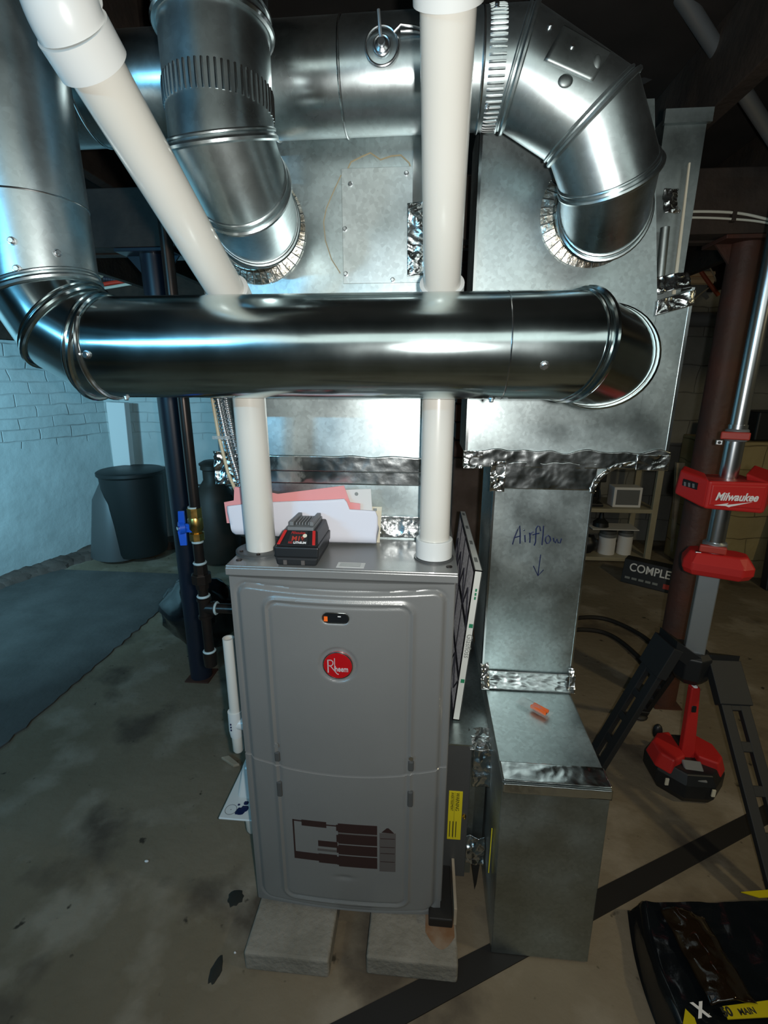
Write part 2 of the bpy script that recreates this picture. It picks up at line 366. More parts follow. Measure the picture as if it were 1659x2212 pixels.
def tab_flange(parent, C, n, r, tabs=40, w=.026):
    "notched take-off collar: bent tabs lying on the sheet around the hole"
    C = V(C); n = V(n).normalized(); u = n.orthogonal().normalized(); w_ = n.cross(u); mb = MB(); rnd = random.Random(3)
    for k in range(tabs):
        a = 2*PI*k/tabs; da = PI/tabs*.86; lift = rnd.uniform(.001, .004)
        def P(ang, rad, h): return C+(u*math.cos(ang)+w_*math.sin(ang))*rad+n*h
        mb.hexa([P(a-da, r, .010), P(a+da, r, .010), P(a+da, r+w, lift), P(a-da, r+w, lift), P(a-da, r, .013), P(a+da, r, .013), P(a+da, r+w, lift+.003), P(a-da, r+w, lift+.003)])
        mb.hexa([P(a-da, r+.001, .012), P(a+da, r+.001, .012), P(a+da, r+.004, .012), P(a-da, r+.004, .012), P(a-da, r+.001, .026), P(a+da, r+.001, .026), P(a+da, r+.002, .026), P(a-da, r+.002, .026)])
    return mb.build('tab_flange', M_AGED, parent, 25)
def foil(parent, O, U, W, nu=40, nv=10, amp=.003, m=None, seed=0, n=None, name='foil_tape', jag=0):
    "wrinkled aluminium tape over a patch with corner O and edge vectors U, W"
    O, U, W = V(O), V(U), V(W); nn = V(n) if n is not None else U.cross(W).normalized()
    def fn(s, t):
        p = O+U*s+W*(t*(1+(jag*(noise.noise(V((s*9, seed, 0)))) if jag else 0)))
        q = p+V((seed, 0, seed*.3)); k = (1-2*abs(noise.noise(q*26)))*.9+.45*(1-2*abs(noise.noise(q*60)))-.6
        return p+nn*(.0022+amp*k*.8)
    return MB().grid(fn, nu, nv).build(name, m or M_FOIL, parent, 22, solid=.0008)

# ============================================================ the room
fl = MB().box((-3.4, -2.4, -.06), (3.6, 3.4, 0)).build('floor', M_FLOOR, smooth=0); struct(fl)
def wall_poly(name, pts, z0, z1, m, th=.12):
    mb = MB()
    for (a, b) in zip(pts[:-1], pts[1:]):
        a3, b3 = V((a[0], a[1], 0)), V((b[0], b[1], 0)); d = (b3-a3).normalized(); nrm = V((-d.y, d.x, 0))*th
        mb.hexa([a3+V((0, 0, z0)), b3+V((0, 0, z0)), b3+nrm+V((0, 0, z0)), a3+nrm+V((0, 0, z0)), a3+V((0, 0, z1)), b3+V((0, 0, z1)), b3+nrm+V((0, 0, z1)), a3+nrm+V((0, 0, z1))])
    return struct(mb.build(name, m, smooth=0))
wall_poly('wall_left', [(-3.0, -2.3), (-2.62, 1.6), (-2.26, 2.64)], 0, 1.50, M_WALLL)
wall_poly('wall_back', [(-2.26, 2.64), (.95, 2.64)], 0, 1.62, M_WALLB)
wall_poly('wall_rear', [(.95, 3.05), (3.5, 3.05)], 0, 2.05, M_WALLR)
wall_poly('wall_right', [(3.45, 3.05), (3.45, -2.3)], 0, 2.05, M_WALLR)
wall_poly('wall_front', [(3.45, -2.3), (-3.0, -2.3)], 0, 2.05, M_WALLR)
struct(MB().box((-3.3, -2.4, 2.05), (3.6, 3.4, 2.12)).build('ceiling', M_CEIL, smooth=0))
# dark timber sill above the low painted walls
struct(MB().prism([(-3.1, -2.3, 1.5), (-2.72, 1.6, 1.5), (-2.36, 2.74, 1.5), (-2.56, 2.74, 1.5), (-3.3, -2.3, 1.5)], (0, 0, .55)).build('trim_1', M_WOOD, smooth=0))
struct(MB().box((-2.5, 2.675, 1.62), (.95, 2.80, 2.05)).build('trim_2', M_WOOD, smooth=0))
struct(MB().box((.93, 2.64, 0), (.99, 3.17, 2.05)).build('trim_3', M_GBLOCK, smooth=0))
# girder resting on the two posts, and the joists over it
struct(MB().box((-3.0, .86, 1.695), (3.4, .90, 1.87)).box((-3.0, .905, 1.70), (3.4, .955, 1.87)).box((-3.0, .96, 1.695), (3.4, 1.0, 1.87)).build('trim_4', M_WOOD, smooth=0, bevel=.003))
k = 5
for jx in (-2.7, -2.25, -1.8, -1.35, -.9, -.45, .82, 1.25, 1.7, 2.15, 2.6, 3.05):
    struct(MB().box((jx-.022, -2.3, 1.872), (jx+.022, 3.05, 2.05)).build('trim_%d' % k, M_WOOD, smooth=0, bevel=.003)); k += 1
# rubble footing along the left and back wall
mb = MB(); rnd = random.Random(5)
def foot(px_, py_, nx_, ny_, wdt, h):
    mb.sphere((px_+nx_*wdt*.3, py_+ny_*wdt*.3, 0), wdt, wdt*.9, h, 12, 8, lambda d: 1+.25*noise.noise(d*2.2+V((px_*3, py_*3, 0))))
for i in range(34):
    t = i/33; y_ = .2+t*2.35
    x_ = -2.62-(1.6-y_)*.0975 if y_ < 1.6 else -2.62+(y_-1.6)*.346
    foot(x_, y_, 1, 0, rnd.uniform(.10, .13), rnd.uniform(.045, .065))
for i in range(13): foot(-2.2+i*.1, 2.62, 0, -1, rnd.uniform(.09, .16), rnd.uniform(.04, .08))
o = mb.build('footing_rubble', M_ROCK, smooth=30); tag(o, 'rough brown rubble ledge along the foot of the whitewashed wall', 'rubble'); o['kind'] = 'stuff'
# painted strip of floor with a ragged edge
mb = MB(); e1 = [V((-1.325+.012*noise.noise(V((i*.7, 0, 0)))+.007*(i % 2), -1.6+i*.0365, 0)) for i in range(100)]
vs = [(p.x, p.y, .0065) for p in e1]+[(-2.56, p.y, .0065) for p in e1]+[(p.x, p.y, -.002) for p in e1]
N = len(e1); fs = [(i, i+1, N+i+1, N+i) for i in range(N-1)]+[(i, 2*N+i, 2*N+i+1, i+1) for i in range(N-1)]
o = MB().add(vs, fs).build('floor_mat', M_MAT, smooth=0); tag(o, 'thin slate grey mat with a ragged edge on the floor by the whitewashed wall', 'mat')

# steel posts
def post(x, y, r, ztop, m, label, dirn):
    t = thing('steel_post', (x, y, 0), label, 'post')
    MB().cyl((x, y, .004), (x, y, ztop-.012), r, n=32).build('shaft', m, t)
    MB().box((x-.10, y-.07, ztop-.012), (x+.10, y+.07, ztop)).build('cap_plate', m, t, smooth=0, bevel=.002)
    for s_ in (-1, 1): MB().prism([(x+s_*r, y-.004, ztop-.012), (x+s_*.095, y-.004, ztop-.012), (x+s_*r, y-.004, ztop-.07)], (0, .008, 0)).build('gusset', m, t, smooth=0)
    MB().box((x-.052, y-.052, 0), (x+.052, y+.052, .006)).build('base_plate', M_RUST, t, smooth=0)
    return t
post(-.805, .93, .045, 1.694, M_POSTB, 'blue-black round steel post standing behind the gas pipe', 1)
post(1.15, .93, .046, 1.694, M_RUST, 'rusty brown round steel post standing behind the red tripod light', 1)

# ============================================================ furnace
FW, FZ0, FZ1, FD = .2222, .056, .920, .73
fur = thing('furnace', (0, 0, FZ0), 'grey upright gas furnace with a round red badge, standing on two concrete pavers', 'furnace')
MB().box((-FW, .012, FZ0), (FW, FD, FZ1-.004)).build('cabinet', M_GREY, fur, smooth=0, bevel=.003)
MB().box((-FW-.003, -.001, FZ1-.004), (FW+.003, FD+.003, FZ1)).box((-FW-.003, -.003, FZ1-.020), (FW+.003, .011, FZ1-.0038)).build('top_panel', M_GREY, fur, smooth=0, bevel=.0025)
def sst(a, b, x): t = max(0, min(1, (x-a)/(b-a))); return t*t*(3-2*t)
def rrect(x, z, cx, cz, hx, hz, r):
    qx, qz = abs(x-cx)-hx+r, abs(z-cz)-hz+r
    return math.hypot(max(qx, 0), max(qz, 0))+min(max(qx, qz), 0)-r      # <0 inside
def split_z(x): return .456+.022*(x/.2)**2
def doorh(x, z):
    h = .011*(1-(x/FW)**2)                                            # gently bowed front
    curve = .012*(1-(x/FW)**2)
    d1 = rrect(x, z+curve*.9, .0, .483, .200, .402, .022)
    h += .0055*sst(.004, -.004, d1)-.0025*math.exp(-((d1-.006)/.003)**2)
    d2 = rrect(x, z+curve*.5, -.002, .48, .146, .385, .026)
    g = 1
    h += .0030*math.exp(-((d2)/.0042)**2)*g+.0022*sst(.002, -.003, d2)-.002*math.exp(-((d2+.009)/.003)**2)
    for lx, a in ((.144, .9), (-.142, .6)):                           # worn pull dimples over the two latches
        h -= .003*a*math.exp(-((x-lx)/.009)**2)*math.exp(-((z-.455)/.05)**2)
    h -= .003*math.exp(-((x+.004)/.020)**2)*math.exp(-((z-.170)/.006)**2)
    db = math.hypot(x+.004, z-.724); h -= .003*sst(.040, .036, db)    # recess round the badge
    h -= .004*sst(.001, -.001, abs(z-split_z(x))-.0012)
    h -= .003*sst(.001, -.001, rrect(x, z, -.0065, .826, .027, .0115, .0115))
    return h
def door(name, z0, z1, inv):
    nu, nv = 150, int(abs(.45)/.0025)
    def fn(s_, t):
        x = -.2185+.437*s_; a = z0(x); b = z1(x); z = a+(b-a)*t
        return (x, -.002-doorh(x, z), z)
    mb = MB().grid(fn, nu, nv)
    # returned edges so the door is a closed tray
    n = len(mb.v); ring = [i for i in range(nu+1)]+[(j*(nu+1)+nu) for j in range(1, nv+1)]+[nv*(nu+1)+i for i in range(nu-1, -1, -1)]+[j*(nu+1) for j in range(nv-1, 0, -1)]
    back = [(mb.v[i][0], .011, mb.v[i][2]) for i in ring]; mb.v += back; R_ = len(ring)
    mb.f += [(ring[i], ring[(i+1) % R_], n+(i+1) % R_, n+i)[::-1] for i in range(R_)]
    return mb.build(name, M_GREY, fur, 40)
up = door('upper_door', lambda x: split_z(x)+.0008, lambda x: .898, 0)
lo = door('lower_door', lambda x: .0585, lambda x: split_z(x)-.0008, 0)
def dy(x, z): return -.002-doorh(x, z)
# sight glass
def stadium(cx, cz, hx, hz, y, n=12):
    pts = []
    for s_ in (1, -1):
        for i in range(n+1):
            a = PI/2-PI*i/n if s_ > 0 else -PI/2-PI*i/n
            pts.append(V((cx+s_*(hx-hz)+math.cos(a)*hz, y, cz+math.sin(a)*hz)))
    return pts
yw = dy(-.0065, .826)
sg = MB().prism(stadium(-.0065, .826, .0262, .0108, yw+.0002), (0, -.0012, 0)).build('sight_glass', M_GLASSD, up, 0)
MB().tube(stadium(-.0065, .826, .0262, .0108, yw-.0012), .0011, 8, closed=True).build('glass_rim', M_CHROME, up)
MB().box((-.029, yw-.0022, .819), (-.022, yw-.0012, .829)).build('orange_glimpse', M_ORANGE, up, 0)
MB().box((-.002, yw-.0022, .829), (.004, yw-.0012, .8305)).build('label_glimpse', M_WTXT, up, 0)
# badge
yb = dy(-.004, .724)
bd = MB().rev((-.004, yb, .724), (0, -1, 0), [(0, .030), (.003, .030), (.0045, .028)], 48).build('badge', M_RED, up)
mb = MB(); bead_ring(mb, (-.004, yb-.0035, .724), (0, -1, 0), .0292, .0014); mb.build('badge_rim', M_CHROME, bd)
mb = MB(); bead_ring(mb, (-.004, yb+.0005, .724), (0, -1, 0), .0375, .0012); mb.build('recess_rim', M_GREY, up)
yl = yb-.0049
mb = MB()                                                             # tall R with a long leg, and the tall stroke of the h
def stroke(mb, pts, wd):
    for (a, b) in zip(pts[:-1], pts[1:]):
        a = V((a[0], yl, a[1])); b = V((b[0], yl, b[1])); d = (b-a).normalized(); nn = V((-d.z, 0, d.x))*wd/2
        mb.prism([a+nn, b+nn, b-nn, a-nn], (0, .0006, 0))
ox, oz = -.004, .724
stroke(mb, [(ox-.0195, oz-.0165), (ox-.0195, oz+.0125)], .0022)
stroke(mb, [(ox-.0195, oz+.0118), (ox-.0125, oz+.0118), (ox-.0095, oz+.0085), (ox-.0095, oz+.0035), (ox-.0125, oz-.0005), (ox-.0195, oz-.0015)], .0017)
stroke(mb, [(ox-.0145, oz-.0015), (ox-.0015, oz-.0185), (ox+.0015, oz-.0195)], .0015)
stroke(mb, [(ox-.0062, oz-.0125), (ox-.0062, oz+.0165)], .0014)
mb.build('badge_initial', M_SILV, bd, 0)
text('badge_lettering', 'heem', .0165, (ox-.0062, yl, oz-.0125), (1, 0, 0), (0, 0, 1), M_SILV, bd, .0004, sx=.74, bold=.0003)
# latches
for lx, zc in ((.144, .512), (-.142, .520)):
    y_ = dy(lx, zc-.09)
    MB().cyl((lx, dy(lx, zc)-.001, zc), (lx, dy(lx, zc)-.004, zc), .005, n=12).build('screw_head', M_SCREW if lx > 0 else M_GREY, up)
    MB().box((lx-.006, dy(lx, .41)-.004, .385), (lx+.006, dy(lx, .41)+.004, .425)).build('door_latch', M_GREYD, lo, 0, bevel=.003)
    MB().box((lx-.006, dy(lx, .49)-.004, .478), (lx+.006, dy(lx, .49)+.004, .503)).build('door_catch', M_GREYD, up, 0, bevel=.003)
# burner picture printed on the lower door
def decal(name, poly, m):
    ps = [V((x, dy(x, z)-.0003, z)) for x, z in poly]
    return ps
def sticker(mb, x0, z0, x1, z1, off=.0006, n=6):
    for i in range(n):
        a = x0+(x1-x0)*i/n; b = x0+(x1-x0)*(i+1)/n
        pts = [(a, z0), (b, z0), (b, z1), (a, z1)]
        f = [V((x, dy(x, z)-off, z)) for x, z in pts]; bk = [p+V((0, off+.0006, 0)) for p in f]
        mb.hexa([f[0], f[1], bk[1], bk[0], f[3], f[2], bk[2], bk[3]])
mb = MB()
sticker(mb, -.117, .214, -.1135, .326); sticker(mb, -.117, .322, -.095, .3255)
sticker(mb, -.096, .3115, -.040, .3275); sticker(mb, -.040, .318, -.012, .321)
for i, (za, zb_) in enumerate(((.302, .327), (.2705, .2985), (.2395, .267), (.2045, .236))):
    sticker(mb, -.014, za, .073, zb_); sticker(mb, -.018, za+.004, -.012, zb_-.004, n=2)
sticker(mb, -.060, .2575, -.016, .2735); sticker(mb, -.1135, .214, -.060, .2345); sticker(mb, -.060, .2095, -.018, .236)
mb.build('burner_print', M_BROWNP, lo, 0)
for q_ in ((.078, .198, .114, .308), (-.0135, .2985, .073, .3003, .0009), (-.062, .244, -.018, .2505)):
    mb = MB(); sticker(mb, *q_); mb.build('faded_print', M_GBROWN, lo, 0)
mb = MB(); y_ = dy(.096, .315)-.0006; mb.prism([(.082, y_, .309), (.110, y_, .309), (.098, y_, .322), (.094, y_, .322)], (0, .001, 0)); mb.build('warning_triangle', M_BROWNP, lo, 0)
mb = MB(); 
for zz in (.292, .268, .25, .226): sticker(mb, .080, zz, .112, zz+.0015, .0009, 2)
mb.build('print_line', M_BROWNP, lo, 0)
# top details: screws, slotted plug plate label, pipe gaskets
for x_, y_ in ((-.208, .028), (.209, .030)): MB().rev((x_, y_, FZ1), (0, 0, 1), [(0, .0062), (.0015, .006), (.002, .004)], 16).build('top_screw', M_IRON, fur)
MB().box((-.008, .008, FZ1), (.046, .034, FZ1+.0006)).build('rating_sticker', M_WHITE2, fur, 0)
for i in range(3): MB().box((-.003, .013+i*.007, FZ1+.0006), (.038, .0150+i*.007, FZ1+.0009)).build('sticker_line', M_GTXT, fur, 0)
MB().rev((-.181, .084, FZ1), (0, 0, 1), [(0, .052), (.005, .052), (.007, .048), (.007, .031)], 48, False).build('vent_gasket', M_GREYD, fur)
MB().rev((.180, .078, FZ1), (0, 0, 1), [(0, .040), (.003, .040), (.004, .031)], 48, False).build('vent_gasket', M_GREYD, fur)
for a in (0, 1.6, 3.1, 4.2): MB().rev((-.181+.042*math.cos(a+.7), .084+.042*math.sin(a+.7), FZ1+.007), (0, 0, 1), [(0, .004), (.003, .0035)], 10).build('gasket_screw', M_IRON, fur)

# pavers under the furnace
def paver(x0, x1, y0, y1, h, label, seed, chip=0):
    def fn(u, v, w_):
        p = V((x0+(x1-x0)*u, y0+(y1-y0)*v, h*w_)); return p
    mb = MB().box((x0, y0, 0), (x1, y1, h))
    o = mb.build('concrete_paver', M_CONC, smooth=0, bevel=.006, seg=3); return tag(o, label, 'paver', 'pavers under the furnace')
paver(-.214, -.024, -.115, .30, .053, 'weathered concrete paver under the furnace corner nearer the gas pipe', 1)
p2 = paver(.056, .256, -.100, .30, .054, 'concrete paver with a rust stain under the furnace corner nearer the duct boot', 2)
mb = MB().grid(lambda s_, t: (.185+.066*s_, -.07*t*(.55+.45*math.sin(s_*3))-.002, .0546), 8, 6); mb.build('rust_stain', M_STAIN, p2, 0)
o = MB().box((.192, -.028, .055), (.247, .20, .080)).build('rubber_shim', M_RUBBER, smooth=0, bevel=.003); tag(o, 'dark shim wedged on the rust-stained paver beside the furnace', 'shim')
o = MB().box((.249, -.02, .0545), (.256, .22, .105)).build('wood_strip', M_WOOD2, smooth=0, bevel=.001); tag(o, 'thin pale strip standing on edge on the rust-stained paver', 'strip')

# ============================================================ supply plenum
sup = thing('supply_plenum', (0, .45, FZ1), 'tall galvanised supply plenum standing on the furnace top', 'plenum')
SY = .19
MB().box((-.205, SY, FZ1), (.203, .70, 1.05)).build('lower_case', M_FLAT, sup, 0)
MB().hexa([(-.205, SY, 1.05), (.203, SY, 1.05), (.203, .70, 1.05), (-.205, .70, 1.05), (-.300, SY, 1.108), (.205, SY, 1.108), (.205, .72, 1.108), (-.300, .72, 1.108)]).build('transition', M_FLAT, sup, 0)
MB().box((-.300, SY, 1.108), (.205, .72, 1.76)).build('upper_case', M_FLAT, sup, 0)
MB().box((-.3015, SY-.0015, 1.108), (-.292, SY+.02, 1.76)).build('corner_seam', M_BEAD, sup, 0)
MB().box((.122, SY-.006, 1.50), (.148, SY, 1.72)).box((.122, SY-.008, 1.50), (.1245, SY, 1.72)).build('drive_cleat', M_BEAD, sup, 0)
foil(sup, (-.205, SY-.001, .924), (.408, 0, 0), (0, 0, .050), 150, 22, .0042, M_FOIL, 2, (0, -1, 0))
foil(sup, (-.215, SY-.001, 1.044), (.422, 0, 0), (0, 0, .034), 100, 10, .0010, M_FOILS, 5, (0, -1, 0), jag=.1)
foil(sup, (-.215, SY-.003, 1.072), (.422, 0, 0), (0, 0, .036), 100, 10, .0012, M_FOILS, 7, (0, -1, 0), jag=.1)
foil(sup, (-.312, SY-.004, 1.040), (.075, 0, 0), (0, 0, .075), 40, 40, .008, M_FOIL, 9, (0, -1, 0))
foil(sup, (.150, SY-.004, 1.075), (.055, 0, 0), (0, 0, .030), 30, 20, .006, M_FOIL, 11, (0, -1, 0))
# patch plate with torn cut-out behind it
ap = MB().box((-.013, SY-.0025, 1.452), (.160, SY, 1.650)).build('patch_plate', M_FLAT3, sup, 0, bevel=.0006)
for (a, b) in ((757, 398), (745, 495), (747, 592), (848, 605), (878, 375)):
    p = at(a, b, y=SY-.0025); screw(ap, p, (0, -1, 0), .0035)
mb = MB(); pts = [(748, 372), (758, 350), (782, 338), (800, 330), (822, 345), (845, 337), (866, 335), (884, 352), (890, 372)]
mb.tube([at(a, b, y=SY-.001)+V((0, 0, .003*noise.noise(V((a, b, 1))))) for a, b in pts], .0014, 6)
mb.tube([at(a, b, y=SY-.001) for a, b in ((737, 378), (722, 410), (705, 450), (699, 480), (703, 520), (716, 560), (735, 590))], .0010, 6)
mb.build('cut_edge', M_TAN, sup)
foil(sup, at(880, 598, y=SY-.008), at(916, 592, y=SY-.008)-at(880, 598, y=SY-.008), at(880, 440, y=SY-.008)-at(880, 598, y=SY-.008), 22, 60, .006, M_FOIL, 21, (0, -1, 0))

# ============================================================ return duct
RY = .30
ret = thing('return_duct', (.44, .42, 0), 'galvanised return air duct dropping from a wide trunk to a boot on the floor', 'duct')
MB().add([(.252, RY, 1.098), (.633, RY, 1.098), (.6405, RY, 1.415), (.580, RY, 1.79), (.252, RY, 1.79), (.252, .50, 1.098), (.633, .50, 1.098), (.6405, .50, 1.415), (.580, .50, 1.79), (.252, .50, 1.79)],
         [(0, 1, 2, 3, 4), (9, 8, 7, 6, 5), (0, 5, 6, 1), (1, 6, 7, 2), (2, 7, 8, 3), (3, 8, 9, 4), (4, 9, 5, 0)]).build('trunk_front', M_FLAT, ret, 0)
MB().hexa([(.633, RY, 1.098), (.708, RY, 1.098), (.708, .58, 1.098), (.633, .58, 1.098), (.641, RY, 1.415), (.708, RY, 1.455), (.708, .58, 1.455), (.641, .58, 1.415)]).build('trunk_corner', M_FLAT, ret, 0)
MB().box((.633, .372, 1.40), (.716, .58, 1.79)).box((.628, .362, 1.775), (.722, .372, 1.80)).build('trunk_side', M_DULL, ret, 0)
MB().hexa([(.690, .352, 1.45), (.697, .352, 1.45), (.697, .356, 1.45), (.690, .356, 1.45), (.684, .352, 1.70), (.687, .352, 1.70), (.687, .356, 1.70), (.684, .356, 1.70)]).build('side_flange', M_CREAM, ret, 0)
MB().cyl((.658, .345, 1.45), (.652, .345, 1.58), .009, n=16).build('inner_rail', M_DULL, ret)
for b_ in (((.251, RY-.002, 1.098), (.257, RY+.01, 1.79)), ((.703, RY-.0015, 1.098), (.7095, RY+.01, 1.455))): MB().box(*b_).build('corner_seam', M_BEAD, ret, 0)
MB().hexa([(.322, RY, 1.03), (.556, RY, 1.03), (.556, .54, 1.03), (.322, .54, 1.03), (.312, RY, 1.098), (.60, RY, 1.098), (.60, .56, 1.098), (.312, .56, 1.098)]).build('throat', M_FLAT, ret, 0)
MB().box((.325, RY, .492), (.554, .53, 1.032)).build('drop', M_FLAT, ret, 0, bevel=.0015)
for b_ in (((.323, RY-.0015, .492), (.3275, RY+.02, 1.03)), ((.5515, RY-.0015, .492), (.5555, RY+.02, 1.03))): MB().box(*b_).build('drop_seam', M_BEAD, ret, 0)
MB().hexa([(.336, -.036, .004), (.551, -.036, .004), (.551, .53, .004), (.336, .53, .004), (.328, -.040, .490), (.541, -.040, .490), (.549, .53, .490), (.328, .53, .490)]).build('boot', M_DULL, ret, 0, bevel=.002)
MB().box((.330, -.0425, .476), (.5405, .29, .4915)).build('boot_top', M_FLAT, ret, 0, bevel=.001)
foil(ret, (.246, RY-.003, 1.070), (.467, 0, 0), (0, 0, .040), 130, 14, .0016, M_FOILS, 31, (0, -1, 0), jag=.25)
foil(ret, (.248, RY-.006, 1.066), (.045, 0, 0), (0, 0, .042), 30, 26, .006, M_FOIL, 33, (0, -1, 0))
foil(ret, (.640, RY-.006, 1.068), (.072, 0, 0), (0, 0, .036), 40, 22, .0035, M_FOIL, 35, (0, -1, 0))
foil(ret, (.314, RY-.003, 1.018), (.242, 0, 0), (0, 0, .065), 90, 22, .0013, M_FOILS, 37, (0, -1, 0), jag=.1)
foil(ret, (.312, RY-.006, 1.012), (.035, 0, 0), (0, 0, .072), 22, 44, .008, M_FOIL, 39, (0, -1, 0))
# curved tape edge of the throat
def fn(s_, t):
    a = s_*PI/2; c = V((.640, RY-.004, 1.012)); R1 = .084+.012*t
    p = c+V((-math.cos(a)*R1, 0, math.sin(a)*R1*.80)); return p+V((0, -.003-.005*abs(noise.noise(p*80)), 0))
MB().grid(fn, 50, 6).build('foil_tape', M_FOIL, ret, 25, solid=.001)
foil(ret, (.326, RY-.003, .462+.03), (.230, 0, 0), (0, 0, .030), 70, 12, .0016, M_FOILS, 41, (0, -1, 0))
foil(ret, (.326, RY-.046, .4925), (.230, 0, 0), (0, .044, 0), 70, 16, .0014, M_FOILS, 43, (0, 0, 1))
foil(ret, (.318, RY-.05, .494), (.022, 0, 0), (0, .050, .045), 18, 44, .010, M_FOIL, 45, (-.3, -.7, .6))
foil(ret, (.545, RY-.03, .494), (.015, 0, 0), (0, .028, .045), 14, 36, .008, M_FOIL, 47, (.3, -.7, .6))
foil(ret, (.330, -.042, .493), (.211, 0, 0), (0, .050, .0), 80, 18, .0013, M_FOILS, 49, (0, 0, 1))
foil(ret, (.330, -.0445, .470), (.211, 0, 0), (0, 0, .022), 70, 8, .0010, M_FOILS, 51, (0, -1, 0))
# torn tape round the corner opening
foil(ret, (.636, RY-.004, 1.40), (.074, 0, .02), (0, 0, .030), 40, 20, .006, M_FOIL, 53, (0, -1, 0))
foil(ret, (.636, RY+.01, 1.445), (.070, 0, .01), (0, .02, .035), 40, 20, .009, M_FOIL, 55, (0, -1, .2))
foil(ret, (.638, RY+.03, 1.60), (.030, 0, .0), (0, .02, .05), 30, 26, .012, M_FOIL, 57, (0, -1, .2))
def hw(pts): return [at(850+a/3.318, 1050+b/3.318, y=RY-.0012) for a, b in pts]
mb = MB()
for st in ([(853, 418), (866, 372), (888, 318), (905, 283), (908, 340), (907, 412)], [(862, 372), (885, 364), (912, 356)], [(941, 350), (944, 402)], [(934, 314), (938, 320)],
           [(975, 334), (979, 370), (977, 406)], [(978, 356), (988, 338), (1004, 326)], [(1054, 322), (1048, 290), (1034, 286), (1022, 306), (1020, 360), (1018, 402), (1008, 426)], [(996, 350), (1020, 342), (1046, 338)],
           [(1076, 284), (1072, 350), (1064, 422)], [(1106, 352), (1092, 366), (1088, 392), (1098, 412), (1114, 408), (1126, 386), (1120, 362), (1106, 352)],
           [(1146, 370), (1150, 396), (1160, 408), (1172, 378), (1180, 406), (1194, 408), (1204, 376)]):
    mb.tube(hw(st), .0015, 6)
o = mb.build('marker_writing', M_BLUEI, ret)
mb = MB()
def line(mb, pts, r): mb.tube([at(a, b, y=RY-.001) for a, b in pts], r, 6)
line(mb, [(1168, 1198), (1165, 1220), (1162, 1243)], .0012); line(mb, [(1152, 1222), (1162, 1244), (1174, 1231)], .0012)
mb.build('marker_arrow', M_BLUEI, ret)

# filter rack between furnace and boot
rack = thing('filter_rack', (.27, .35, .05), 'dark grey filter rack between furnace and duct boot, with a yellow warning label', 'filter rack')
MB().box((.224, .10, .048), (.283, .60, .448)).build('rack_body', M_GREYD, rack, 0, bevel=.001)
MB().box((.224, .098, .448), (.283, .60, .452)).box((.283, .13, .35), (.330, .60, .452)).build('rack_top', M_FLAT, rack, 0)
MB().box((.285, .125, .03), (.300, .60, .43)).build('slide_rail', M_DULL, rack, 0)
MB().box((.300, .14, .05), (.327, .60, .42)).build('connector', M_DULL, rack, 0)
wl = MB().box((.235, .0985, .168), (.268, .0999, .316)).build('warning_label', M_YELLOW, rack, 0, bevel=.0005)
text('label_print', 'WARNING', .0125, (.252, .0982, .312), (0, 0, -1), (1, 0, 0), M_BLACKT, wl, .0002, sx=.9)
text('label_print', 'AVERTISSEMENT', .0095, (.2405, .0982, .312), (0, 0, -1), (1, 0, 0), M_BLACKT, wl, .0002, sx=.8)
for i in range(3): MB().box((.2395+i*.0075, .0981, .176), (.2415+i*.0075, .0984, .225)).build('label_line', M_BLACKT, wl, 0)
MB().box((.2493, .0981, .172), (.2499, .0984, .312)).build('label_rule', M_BLACKT, wl, 0)
MB().rev((.2745, .100, .243), (0, -1, 0), [(0, .005), (.003, .0045), (.008, .003), (.010, .0015)], 12).build('brass_knob', M_BRASS, rack)
foil(rack, (.278, .095, .440), (.052, 0, 0), (0, .06, .012), 40, 30, .007, M_FOIL, 61, (0, -.3, 1))
foil(rack, (.288, .108, .33), (.042, 0, 0), (0, 0, .115), 30, 60, .009, M_FOIL, 63, (0, -1, 0))
foil(rack, (.284, .110, .085), (.046, 0, 0), (0, 0, .085), 34, 50, .010, M_FOIL, 65, (0, -1, 0))
MB().prism([(.300, .105, .10), (.322, .105, .10), (.316, .105, .02), (.312, .105, -.0)], (0, .01, 0)).build('hanging_tape', M_RUBBER, rack, 0)
lb = MB().box((.3265, .02, .17), (.3285, .0215, .30)).build('edge_label', M_YELLOW, ret, 0)

# leaning air filter
FB = at(985, 1556, z=.455); T0 = at(1034, 1232, y=FB.y)
upv = (T0-FB); H_ = upv.length; upn = upv.normalized(); bk = V((0, 1, 0)); th = bk.cross(upn).normalized()*-1
Tb = at(996, 1092, z=T0.z); DL = min(.50, (Tb-T0).y)
if th.x < 0: th = -th
flt = thing('air_filter', FB, 'white-framed pleated air filter leaning between furnace and return duct', 'air filter')
def fbox(u0, u1, v0, v1, w0, w1):   # u along depth, v up, w thickness
    P = lambda u, v, w_: FB+bk*u+upn*v+th*w_
    return [P(u0, v0, w0), P(u1, v0, w0), P(u1, v0, w1), P(u0, v0, w1), P(u0, v1, w0), P(u1, v1, w0), P(u1, v1, w1), P(u0, v1, w1)]
T = .0085
mb = MB(); fr = .012
for b in ((0, fr*.2, 0, H_, -T, T), (DL-.003, DL, 0, H_, -T, T), (0, DL, 0, .003, -T, T), (0, DL, H_-.003, H_, -T, T)): mb.hexa(fbox(*b))
mb.build('frame', M_CARD, flt, 0)
mb = MB()
for w0 in (-T, T-.0015):
    for b in ((0, .012, 0, H_), (DL-.012, DL, 0, H_), (0, DL, 0, .012), (0, DL, H_-.012, H_)): mb.hexa(fbox(b[0], b[1], b[2], b[3], w0, w0+.0014))
mb.build('frame_lip', M_DARKW, flt, 0)
NP = 60
def pl(s_, t):
    return FB+bk*(.004+(DL-.008)*s_)+upn*(.004+(H_-.008)*t)+th*(-T*.62+(T*.22)*(1 if int(round(s_*NP)) % 2 else -1))
